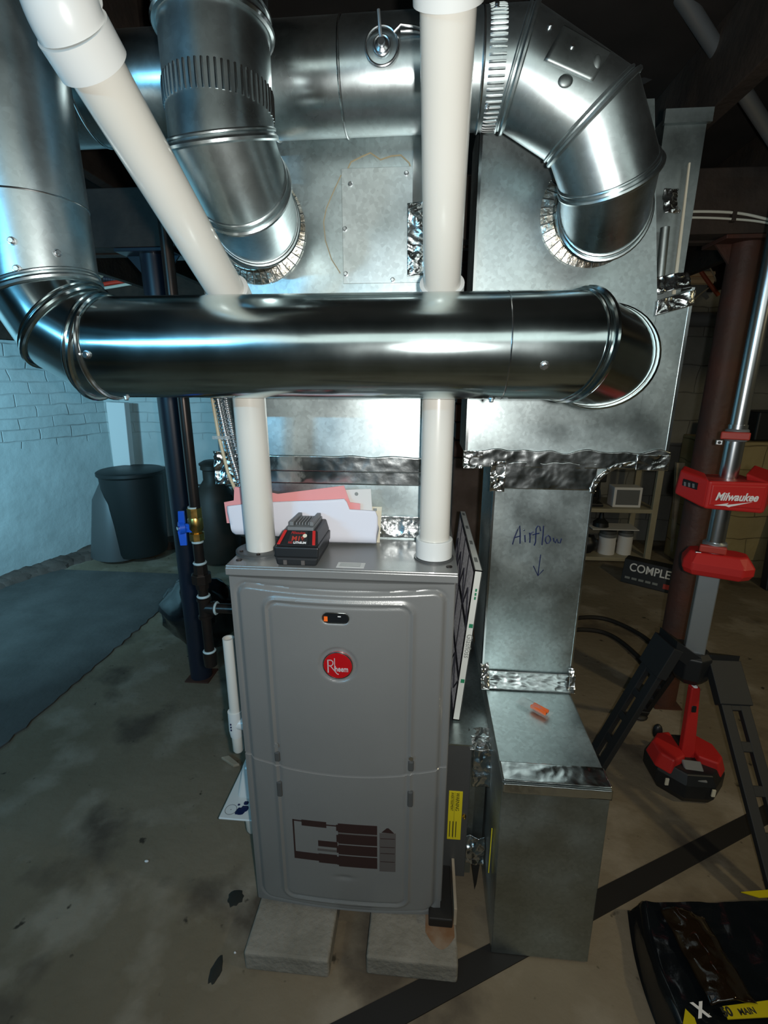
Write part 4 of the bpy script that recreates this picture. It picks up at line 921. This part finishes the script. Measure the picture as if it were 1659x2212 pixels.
mb = MB(); mb.prism([wc+wd_*a+V((0, 0, b)) for a, b in ((-.020, -.009), (.022, -.005), (.022, .013), (-.020, .009))], wn*.004); wi = mb.build('vent_window', M_BLACKP, lw, 0)
for k_ in range(3):
    c = wc+wd_*(-.011+.012*k_)+wn*.0042; MB().prism([c+wd_*a+V((0, 0, b)) for a, b in ((-.003, -.005), (.002, -.005), (.004, .006), (-.001, .006))], wn*.002).build('vent_slat', M_GREYP, wi, 0)
txd = (V((xR, .4285, 0))-V((xL, .4375, 0))).normalized()
ty = V((xL+.018, .4338, fz0+.030))
text('name_lettering', 'Milwaukee', .0290, ty, txd, (0, 0, 1), M_WTXT, fh, .0004, shear=.3, sx=.80, bold=.0008)
bo = V((xL+.018, .4338, fz0+.016)); mb = MB()
mb.prism([bo+txd*a+V((0, 0, b)) for a, b in ((0, .000), (.034, .007), (.030, .002), (.090, .012), (.050, .0005), (.040, -.002), (.036, -.004), (.028, -.001))], (0, -.0006, 0)); mb.build('bolt_emblem', M_WTXT, fh, 0)
MB().hexa([(mx-.05, .45, fz0+.01), (mx+.06, .45, fz0+.01), (mx+.06, .57, fz0+.01), (mx-.05, .57, fz0+.01), (mx-.05, .45, fz1-.006), (mx+.06, .45, fz1-.006), (mx+.06, .57, fz1-.006), (mx-.05, .57, fz1-.006)]).build('inner_housing', M_REDPD, tw, 0)
# hub and legs
hz = .455
mb = MB(); mb.rev((mx, my, .380), (0, 0, .105), [(0, .035), (.2, .050), (.85, .052), (1, .036)], 8); mb.build('hub', M_BLACKP, tw, 0, bevel=.003)
def leg(top, foot, wd, nm='leg'):
    top, foot = V(top), V(foot); d = (foot-top).normalized(); sx_ = d.cross(V((0, 0, 1))).normalized(); nz_ = sx_.cross(d).normalized(); L = (foot-top).length
    def P(u, a, b): return top+d*(u*L)+sx_*a+nz_*b
    def bar(mb, u0, u1, a0, a1, t=.009): mb.hexa([P(u0, a0, -t), P(u0, a1, -t), P(u1, a1, -t), P(u1, a0, -t), P(u0, a0, t), P(u0, a1, t), P(u1, a1, t), P(u1, a0, t)])
    lg = MB(); w_ = wd/2; bar(lg, -.03, .18, -w_*1.15, w_*1.15, .016)
    for sg_ in (-1, 1): bar(lg, .15, 1, sg_*w_, sg_*w_*.30, .009)
    for u in (.16, .34, .52, .70, .88): bar(lg, u, u+.045, -w_*.9, w_*.9, .008)
    bar(lg, .92, 1.0, -w_*.95, w_*.95, .013)
    l = lg.build(nm, M_BLACKR, tw, 0, bevel=.002)
    jt = MB().hexa([top+V((0, 0, .02))+sx_*a+V((0, 0, b)) for a, b in ((-w_, -.03), (w_, -.03), (w_, .02), (-w_, .02))]+[V((mx, my, hz+b))+sx_*a for a, b in ((-w_, -.03), (w_, -.03), (w_, .02), (-w_, .02))]).build('leg_joint', M_BLACKP, l, 0)
    MB().sphere((foot.x, foot.y, .012), .03, .03, .014, 14, 8).build('rubber_foot', M_RUBBER, l)
    return l
leg((mx-.075, my+.01, hz+.03), at(1275, 1665, z=.02), .088)
leg((mx+.075, my-.03, hz-.01), at(1712, 1990, z=.02), .078)
leg((mx+.01, my+.07, hz-.02), (mx+.03, my+.30, .02), .050)
# base unit with upright handle
bc = V((at(1472, 1690, z=0).x, at(1472, 1690, z=0).y+.01, 0))
bu = thing('battery_base_unit', bc, 'black eight-sided base unit with red shoulders and an upright red handle', 'base unit')
def octo(r, z, sq=1): return [bc+V((r*math.cos(PI/8+PI/4*k_), sq*r*math.sin(PI/8+PI/4*k_), z)) for k_ in range(8)]
mb = MB(); ls = [octo(.098, .004), octo(.112, .03), octo(.112, .075), octo(.095, .105)]; mb.add(sum(ls, []), [tuple(range(8))[::-1], tuple(range(24, 32))]+[(k_*8+i, k_*8+(i+1) % 8, (k_+1)*8+(i+1) % 8, (k_+1)*8+i) for k_ in range(3) for i in range(8)])
mb.build('body', M_BLACKP, bu, 0, bevel=.004)
for sg_ in (-1, 1):
    o1 = [V((sg_*.022, -.040)), V((sg_*.075, -.070)), V((sg_*.108, -.035)), V((sg_*.108, .03)), V((sg_*.070, .075)), V((sg_*.022, .085))]
    if sg_ > 0: o1 = o1[::-1]
    bt = [bc+V((p.x, p.y, .080)) for p in o1]; tt = [bc+V((p.x*.86, p.y*.86, .128)) for p in o1]; k6 = 6
    MB().add(bt+tt, [tuple(range(k6)), tuple(range(k6, 2*k6))[::-1]]+[(i, k6+i, k6+(i+1) % k6, (i+1) % k6) for i in range(k6)]).build('red_shoulder', M_REDP, bu, 0, bevel=.006, seg=3)
hd0 = bc+V((0, -.005, .10)); hd1 = at(1500, 1482, y=bc.y+.02); hdd = (hd1-hd0); 
def hseg(a, b, w0, w1, nm, m, t=.012, par=None):
    p, q = hd0+hdd*a, hd0+hdd*b
    return MB().hexa([p+V((-w0, -t, 0)), p+V((w0, -t, 0)), p+V((w0, t, 0)), p+V((-w0, t, 0)), q+V((-w1, -t, 0)), q+V((w1, -t, 0)), q+V((w1, t, 0)), q+V((-w1, t, 0))]).build(nm, m, par or bu, 0, bevel=.004)
h_ = hseg(0, 1, .021, .0135, 'handle', M_REDP)
hseg(.66, .76, .0085, .0085, 'handle_button', M_BLACKP, .0135, h_); hseg(.965, 1.02, .007, .007, 'handle_tip', M_WTXT, .010, h_)
MB().hexa([bc+V(q) for q in ((-.035, -.092, .085), (.020, -.098, .085), (.022, -.045, .112), (-.035, -.040, .112), (-.033, -.094, .090), (.018, -.100, .090), (.020, -.047, .120), (-.033, -.042, .120))]).build('display', M_GREYP, bu, 0, bevel=.003)
for a, b in ((-.085, -.075), (.035, -.108)): MB().box((a-.006, b-.004, .05), (a+.004, b+.0, .074), o=(bc.x, bc.y, 0)).build('white_mark', M_CREAM, bu, 0)
for a in (-.05, .05): MB().sphere(bc+V((a, .085, .115)), .016, .014, .028, 10, 8).build('rear_knob', M_BLACKP, bu)

# ============================================================ floor clutter
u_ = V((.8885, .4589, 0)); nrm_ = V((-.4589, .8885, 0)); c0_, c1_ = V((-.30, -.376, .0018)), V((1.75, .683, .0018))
o = MB().hexa([c0_-nrm_*.031-V((0, 0, .0018)), c1_-nrm_*.020-V((0, 0, .0018)), c1_+nrm_*.020-V((0, 0, .0018)), c0_+nrm_*.031-V((0, 0, .0018)), c0_-nrm_*.031+V((0, 0, .0018)), c1_-nrm_*.020+V((0, 0, .0018)), c1_+nrm_*.020+V((0, 0, .0018)), c0_+nrm_*.031+V((0, 0, .0018))]).build('floor_strip', M_RUBBER, smooth=0)  # thin flat dark band on the floor, narrowing toward the far end
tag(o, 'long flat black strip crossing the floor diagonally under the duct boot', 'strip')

bg_ = thing('bag_pack', (.95, -.08, 0), 'glossy black plastic pack with yellow printed bands on the floor in front', 'bag pack')
zt_ = .060
P8 = [at(a, b, z=zt_) for a, b in ((1352, 1975), (1362, 1930), (1420, 1912), (1540, 1920), (1720, 1925), (1800, 2260), (1480, 2260), (1425, 2160))]
def bulge(s2, t):
    a = P8[1].lerp(P8[4], s2); b = P8[7].lerp(P8[5], s2)+V((0, -.06, 0)); p = a.lerp(b, t); e = min(s2, 1-s2, t, 1-t)
    k_ = sst(0, .08, e); return V((p.x-(.015*math.sin(PI*t) if s2 < .5 else 0), p.y, .004+zt_*k_+.010*k_*noise.noise(p*9)+.006*k_*noise.noise(p*25)))
MB().grid(bulge, 60, 50, True).build('film_wrap', M_BAG, bg_, 50)
MB().hexa([bulge(.02, .02)*1, bulge(.98, .02)*1, bulge(.98, .98)*1, bulge(.02, .98)*1]+[V((bulge(a, b).x, bulge(a, b).y, .05)) for a, b in ((.06, .06), (.94, .06), (.94, .94), (.06, .94))]).build('contents', M_BLACKP, bg_, 0)
def onb(px_, py_, h=0): return at(px_, py_, z=zt_+.012+h)
mb = MB()
def flap(s2, t):
    a = onb(1425, 1965).lerp(onb(1535, 2175), t); b = onb(1520, 1985).lerp(onb(1635, 2175), t); p = a.lerp(b, s2); return p+V((0, 0, .004+.016*math.sin(PI*s2)+.006*noise.noise(p*40)))
mb.grid(flap, 16, 30, True).build('folded_flap', M_BROWNP2 if 'M_BROWNP2' in globals() else mat('warm_tinted_film', (.014, .008, .004), .10, 0, bump=.5, bump_scale=12, coat=1), bg_, 50, solid=.001)  # warm tint in the dark film colour stands in for amber reflected light
bd_ = MB().prism([onb(a, b, .003) for a, b in ((1560, 2175), (1659, 2162), (1740, 2155), (1745, 2198), (1662, 2198), (1572, 2203))], (0, 0, .002)).build('yellow_band', M_YELLOW2, bg_, 0)
xd_ = (onb(1659, 2168)-onb(1572, 2178)).normalized(); yd_ = V((0, 0, 1)).cross(xd_)
text('band_print', '50', .020, onb(1565, 2196, .0052), xd_, yd_, M_BLACKT, bd_, .0003, bold=.0008)
text('band_print', 'MAIN', .014, onb(1600, 2193, .0052), xd_, yd_, M_BLACKT, bd_, .0003, bold=.0004)
text('cross_emblem', 'X', .032, onb(1510, 2198, .0042), xd_, yd_, M_WTXT, bg_, .0004, bold=.0014)
MB().prism([onb(a, b, .002) for a, b in ((1600, 1928), (1720, 1918), (1720, 1936), (1640, 1940))], (0, 0, .002)).build('yellow_edge', M_YELLOW2, bg_, 0)
MB().prism([onb(a, b, .002) for a, b in ((1475, 2212), (1480, 2180), (1500, 2200), (1510, 2230))], (0, 0, .002)).build('yellow_edge', M_YELLOW2, bg_, 0)

for i, pts in enumerate(([(1225, 1345), (1250, 1335), (1290, 1334), (1330, 1344), (1385, 1372), (1435, 1415), (1470, 1460)], [(1225, 1366), (1252, 1360), (1300, 1365), (1340, 1385), (1390, 1430), (1420, 1470)])):
    P = [at(a, b, z=.012) for a, b in pts]; sm = []
    for k_ in range(len(P)-1):
        for q in range(6):
            t = q/6; p0 = P[max(k_-1, 0)]; p1_ = P[k_]; p2q = P[k_+1]; p3q = P[min(k_+2, len(P)-1)]
            sm.append(.5*((2*p1_)+(p2q-p0)*t+(2*p0-5*p1_+4*p2q-p3q)*t*t+(3*p1_-p0-3*p2q+p3q)*t*t*t))
    o = MB().tube(sm+[P[-1]], .011, 10).build('rubber_hose', M_RUBBER)
    tag(o, ('black hose loop on the floor behind the return duct, the farther of two' if i == 0 else 'black hose loop on the floor behind the return duct, the nearer of two'), 'hose')
# long dark cable wandering over the floor beside the boot
P = [at(a, b, z=.004) for a, b in ((1238, 1460), (1250, 1500), (1262, 1600), (1300, 1660), (1326, 1700), (1318, 1800), (1302, 1900), (1285, 1990))]
for i, (a, b, r_) in enumerate(((317, 1862, .006), (508, 2060, .003), (140, 1385, .005))):
    p = at(a, b, z=0); o = MB().sphere((p.x, p.y, .003), r_, r_*.6, .003, 8, 5).build('floor_crumb', M_WTXT); tag(o, ['white crumb on the bare floor beside the condensate trap', 'tiny white crumb on the floor by the concrete paver', 'white crumb on the slate grey mat'][i], 'crumb')
for i, (a, b, r_) in enumerate(((508, 1940, .020), (467, 2095, .012))):
    p = at(a, b, z=0); sy = 1 if i == 0 else 2.2
    o = MB().sphere((p.x, p.y, 0), r_, r_*sy, .0015, 18, 6, lambda d: 1+.35*noise.noise(d*2.5+V((i, 0, 0)))).build('oil_spot', M_BLACKT); tag(o, ['dark round oil spot on the floor beside the paver', 'dark streak on the floor in front of the paver'][i], 'stain')

# black bag behind the gas pipe
bb = V((-.90, 1.17, 0))
def bagf(d): return 1+.16*noise.noise(d*2.4)+.07*noise.noise(d*6)
mb = MB(); mb.sphere((bb.x, bb.y, .17), .20, .15, .19, 28, 20, bagf)
for i, v in enumerate(mb.v):
    k_ = .62+.38*min(1, v[2]/.22); mb.v[i] = (bb.x+(v[0]-bb.x)*k_-.04*(v[2]-.1), bb.y+(v[1]-bb.y)*k_, max(.001, v[2]))
o = mb.build('rubbish_bag', M_BAG, smooth=50); tag(o, 'small shiny black bag on the floor behind the blue-black post', 'bag')

# dark bin and milk can by the back wall
bn = thing('rubbish_bin', (-1.96, 2.28, 0), 'large dark bin standing in the corner of the whitewashed walls', 'bin')
MB().rev((-1.90, 2.30, .05), (0, 0, .58), [(0, .17), (.05, .18), (1, .205)], 32).build('body', M_BIN, bn)
MB().rev((-1.90, 2.30, .62), (0, 0, .04), [(0, .208), (.3, .218), (.8, .218), (1, .205)], 32).build('rim', M_BIN, bn)
MB().rev((-2.06, 2.24, .04), (.06, .02, .58), [(0, .16), (.7, .14), (.92, .09), (1, .04)], 24).build('side_lid', M_GREYD, bn)
mc = thing('milk_can', (-1.30, 2.28, 0), 'dark metal milk can by the back wall behind the spiral conduits', 'can')
MB().rev((-1.30, 2.28, .03), (0, 0, .68), [(0, .15), (.02, .155), (.62, .155), (.78, .09), (.84, .062), (.94, .062), (.95, .075), (1, .072)], 36).build('body', M_CAN, mc)
MB().rev((-1.30, 2.28, .705), (0, 0, .03), [(0, .08), (.4, .082), (1, .05)], 24).build('lid', M_CAN, mc)
for sg_ in (-1, 1): MB().tube([(-1.30+sg_*.09, 2.28, .56), (-1.30+sg_*.14, 2.28, .56), (-1.30+sg_*.145, 2.28, .52), (-1.30+sg_*.135, 2.28, .48)], .007, 8).build('handle', M_CAN, mc)
o = MB().hexa([at(246, 1014, y=2.45), at(282, 1012, y=2.45), at(282, 1012, y=2.45)+V((0, .06, 0)), at(246, 1014, y=2.45)+V((0, .06, 0)), at(228, 868, y=2.45), at(268, 870, y=2.45), at(268, 870, y=2.45)+V((0, .06, 0)), at(228, 868, y=2.45)+V((0, .06, 0))]).build('painted_board', M_WHITE2, smooth=0, bevel=.004)
tag(o, 'pale board end above the dark bin at the wall corner', 'board')

# masonry pier seen through the gap
x0_, x1_ = at(975, 1100, y=1.3).x, at(1040, 1100, y=1.3).x
pr_ = thing('brick_pier', ((x0_+x1_)/2, 1.4, 0), 'narrow brown brick pier seen in the gap between plenum and return duct', 'pier')
MB().box((x0_, 1.3, 0), (x1_, 1.55, .93)).build('stone_base', M_ROCK, pr_, 0, bevel=.01)
for i in range(14): MB().box((x0_+.004*(i % 2), 1.3+.003*(i % 3), .934+i*.079), (x1_-.003*(i % 2), 1.55, .934+i*.079+.072)).build('brick', M_RUST, pr_, 0, bevel=.004)

# shelf unit and its contents
sx0, sx1, sy0, sy1 = .98, 1.775, 2.50, 2.86
su = thing('shelf_unit', ((sx0+sx1)/2, 2.68, 0), 'beige metal shelf unit against the far wall behind the return duct', 'shelf')
for x_ in (sx0, sx1-.04):
    for y_ in (sy0, sy1-.03): MB().box((x_, y_, 0), (x_+.04, y_+.03, 1.62)).build('upright', M_BEIGE, su, 0, bevel=.003)
for z_ in (.035, .395, .83, 1.25, 1.6): MB().box((sx0, sy0+.002, z_-.022), (sx1, sy1, z_+.006)).build('shelf_board', M_BEIGE, su, 0, bevel=.003)
# on the shelf at mid height
cm = thing('coffee_maker', (1.36, 2.58, .401), 'black coffee maker with a glass jug on the middle shelf', 'coffee maker')
MB().box((1.29, 2.54, .402), (1.42, 2.72, .425)).build('base', M_BLACKP, cm, 0, bevel=.004); MB().box((1.29, 2.64, .425), (1.42, 2.72, .62)).build('water_tank', M_BLACKP, cm, 0, bevel=.004)
MB().box((1.29, 2.54, .58), (1.42, 2.72, .64)).build('top_housing', M_BLACKP, cm, 0, bevel=.006)
MB().rev((1.355, 2.585, .426), (0, 0, .12), [(0, .045), (.3, .055), (.8, .045), (1, .03)], 24).build('glass_jug', M_GLASSD, cm)
wf = thing('white_box', (1.55, 2.56, .401), 'white framed box with a grey front on the middle shelf', 'box')
MB().box((1.485, 2.55, .402), (1.675, 2.66, .545)).build('case', M_WTXT, wf, 0, bevel=.003); MB().box((1.503, 2.547, .420), (1.657, 2.551, .528)).build('grey_front', M_GREYP, wf, 0)
for i, (x_, r_, h, l) in enumerate(((1.50, .058, .13, 'white paint can on the bottom shelf beside the dark sack'), (1.625, .050, .14, 'white paint can at the shelf post, beside a larger one'))):
    pc = thing('paint_can', (x_, 2.60, .041), l, 'can')
    MB().rev((x_, 2.60, .042), (0, 0, h), [(0, r_), (1, r_)], 28).build('label', M_WTXT, pc); MB().rev((x_, 2.60, .042+h), (0, 0, .022), [(0, r_+.002), (.5, r_+.003), (1, r_)], 28).build('lid_rim', M_GREYP, pc)
    MB().rev((x_, 2.60, .042+h+.0225), (0, 0, .025), [(0, r_*.98), (1, r_*.95)], 28).build('dark_band', M_GREYD, pc)
o = MB().box((1.36, 2.52, .239), (1.68, 2.68, .246)).build('tray', M_WHITE2, smooth=0, bevel=.002); tag(o, 'thin pale tray resting across the two paint cans', 'tray')
o = MB().rev((1.44, 2.60, .2465), (0, 0, .10), [(0, .055), (.3, .05), (.6, .018), (1, .012)], 20).build('dark_jar', M_BLACKP); tag(o, 'dark squat jar standing on the tray above the paint cans', 'jar')
o = MB().sphere((1.36, 2.60, .11), .075, .07, .068, 16, 10, lambda d: 1+.2*noise.noise(d*3)).build('dark_sack', M_BLACKP); tag(o, 'dark lumpy sack on the bottom shelf', 'sack')
o = MB().rev((1.265, 2.56, .042), (0, 0, .09), [(0, .03), (.6, .03), (1, .02)], 16).build('white_bottle', M_WHITE2); tag(o, 'short white bottle on the bottom shelf next to the sack', 'bottle')
# board, tan wall, things right of the post
o = MB().hexa([at(1452, 1192, y=2.62), at(1474, 1194, y=2.62), at(1474, 1194, y=2.62)+V((0, .03, 0)), at(1452, 1192, y=2.62)+V((0, .03, 0)), at(1462, 1000, y=2.66), at(1498, 1000, y=2.66), at(1498, 1000, y=2.66)+V((0, .03, 0)), at(1462, 1000, y=2.66)+V((0, .03, 0))]).build('leaning_board', M_WOOD2, smooth=0); tag(o, 'pale narrow board leaning on the grey block wall beside the shelf', 'board')
o = MB().box((1.98, 2.30, 0), (3.42, 2.75, .90)).build('stone_bench_wall', M_WALLT, smooth=0, bevel=.01); tag(o, 'low tan stone block wall on the far side behind the tripod light', 'low wall')
o = MB().box((2.20, 2.34, .903), (2.62, 2.62, 1.08)).build('dark_crate', M_BLACKP, smooth=0, bevel=.01); tag(o, 'dark crate standing on the low tan stone wall', 'crate')
o = MB().hexa([(2.30, 2.10, 0), (2.48, 2.10, 0), (2.48, 2.16, 0), (2.30, 2.16, 0), (2.36, 2.24, .56), (2.58, 2.24, .56), (2.58, 2.29, .56), (2.36, 2.29, .56)]).build('leaning_sheet', M_POSTB, smooth=0, bevel=.005); tag(o, 'dark blue panel leaning on the low tan stone wall', 'sheet')
cb0, cb1 = at(1340, 1256, z=.003), at(1460, 1286, z=.003); cd = (cb1-cb0).normalized(); cn_ = V((-cd.y, cd.x, 0)); 
cbx = thing('carton', (cb0+cb1)/2, 'black printed carton lying on the floor behind the rusty post', 'carton'); L_ = (cb1-cb0).length*1.35
bxm = MB().hexa([cb0, cb0+cd*L_, cb0+cd*L_+cn_*.10, cb0+cn_*.10, cb0+cn_*.04+V((0, 0, .15)), cb0+cd*L_+cn_*.04+V((0, 0, .15)), cb0+cd*L_+cn_*.12+V((0, 0, .15)), cb0+cn_*.12+V((0, 0, .15))]).build('box', M_BLACKP, cbx, 0, bevel=.003)
yup = (cn_*.04+V((0, 0, .15))).normalized(); nn_ = cd.cross(yup)
text('carton_print', 'COMPLETE', .072, cb0+cd*.035+yup*.085+nn_*.001, cd, yup, M_WTXT, bxm, .0005, sx=.85, bold=.001)
for i_ in range(5): q_ = cb0+cd*(.02+.04*i_)+yup*.03+nn_*.0005; MB().prism([q_, q_+cd*.030, q_+cd*.030+yup*.014, q_+yup*.014], nn_*.0006).build('print_mark', M_GTXT, bxm, 0)
MB().prism([cb0+cd*.24+yup*.02+nn_*.0005, cb0+cd*.33+yup*.02+nn_*.0005, cb0+cd*.33+yup*.05+nn_*.0005, cb0+cd*.24+yup*.05+nn_*.0005], nn_*.0006).build('orange_patch', M_REDPD, bxm, 0)

# ============================================================ overhead clutter
def cable(name, pts, r, m, label, cat, n=8):
    P = [V(p) for p in pts]; sm = []
    for k_ in range(len(P)-1):
        for q in range(6):
            t = q/6; p0 = P[max(k_-1, 0)]; p1_ = P[k_]; p2q = P[k_+1]; p3q = P[min(k_+2, len(P)-1)]
            sm.append(.5*((2*p1_)+(p2q-p0)*t+(2*p0-5*p1_+4*p2q-p3q)*t*t+(3*p1_-p0-3*p2q+p3q)*t*t*t))
    return tag(MB().tube(sm+[P[-1]], r, n).build(name, m), label, cat)
cable('white_cable', [at(a, b, y=.85) for a, b in ((1420, 462), (1500, 457), (1590, 460), (1659, 474), (1760, 500))], .0038, M_WIREW, 'white cable stapled along the girder, the upper of two near the rusty post', 'cable')
cable('white_cable', [at(a, b, y=.85) for a, b in ((1420, 472), (1500, 470), (1580, 473), (1659, 482), (1760, 510))], .0032, M_WIREW, 'white cable stapled along the girder, the lower of two near the rusty post', 'cable')
for x_ in (1585,): 
    p = at(x_, 466, y=.85); MB().box((p.x-.006, .845, p.z-.016), (p.x+.006, .862, p.z+.014)).build('cable_staple', M_WOOD); tag(bpy.data.objects['cable_staple'], 'dark strap holding the two white cables to the girder', 'strap')
for i, (py_, r_) in enumerate(((592, .016), (606, .022))):
    cable('cream_conduit', [at(a, py_, y=2.99) for a in (1400, 1500, 1600, 1652)], r_*1.25, M_WIREO, 'pale cream pipe high on the far wall, the %s of two' % ('thinner upper' if i == 0 else 'thicker lower'), 'pipe')
cable('red_cable', [at(a, b, y=2.97) for a, b in ((1600, 612), (1625, 614), (1650, 622))], .009, M_WIRER, 'short red cable under the pale cream pipes', 'cable')
cable('rusty_rod', [at(a, b, y=2.93) for a, b in ((1504, 568), (1520, 595), (1552, 638))], .014, M_WIRER2 if 'M_WIRER2' in globals() else mat('rust_orange', (.40, .08, .03), .6), 'rust orange rod slanting in front of the pale cream pipes', 'rod')
cable('tan_wire', [at(a, b, y=2.95) for a, b in ((1502, 560), (1525, 568), (1541, 592), (1548, 612))], .005, M_TAN, 'thin tan wire arching beside the slanting rusty rod', 'wire')
cable('tan_wire', [at(a, b, y=2.95) for a, b in ((1484, 664), (1505, 642), (1530, 622))], .005, M_TAN, 'thin tan wire rising from the edge of the return duct', 'wire')
o = MB().cyl(at(1380, 690, y=2.98), at(1720, 690, y=2.98), .050, n=24).build('drain_line', M_GREYP); tag(o, 'thick grey pipe running level along the far wall behind the rusty post', 'pipe')
o = MB().cyl(at(1440, -60, y=.46), at(1700, 345, y=.80), .017, n=20).build('ceiling_conduit', M_ALU2); tag(o, 'thin grey pipe slanting across the dark ceiling corner', 'pipe')
o = MB().cyl(at(1330, -160, y=.50), at(1395, 110, y=.80), .085, n=32).build('old_stovepipe', M_GREYD); tag(o, 'dark old pipe hanging behind the upper duct elbow', 'pipe')
o = MB().prism([at(a, b, y=2.66) for a, b in ((200, 572), (280, 562), (320, 582), (345, 596), (205, 600))], (0, .03, 0)).build('pale_plank', M_WOOD2, smooth=0); tag(o, 'pale plank end up by the ceiling behind the blue-black post', 'plank')
cable('red_cable', [at(a, b, y=2.62) for a, b in ((200, 619), (240, 611), (280, 606), (330, 598))], .013, M_WIRER, 'red cable crossing under the pale plank near the blue-black post', 'cable')
cable('white_cable', [at(a, b, y=2.60) for a, b in ((200, 626), (240, 620), (290, 612), (345, 609))], .010, M_WIREW, 'white cable crossing just below the red one near the blue-black post', 'cable')
spring('spiral_cable', [at(225, 602, y=2.63), at(270, 606, y=2.63), at(350, 612, y=2.63)], .015, .018, M_DARKW, 'dark spiral armoured cable between the pale plank and red cable', 'cable')
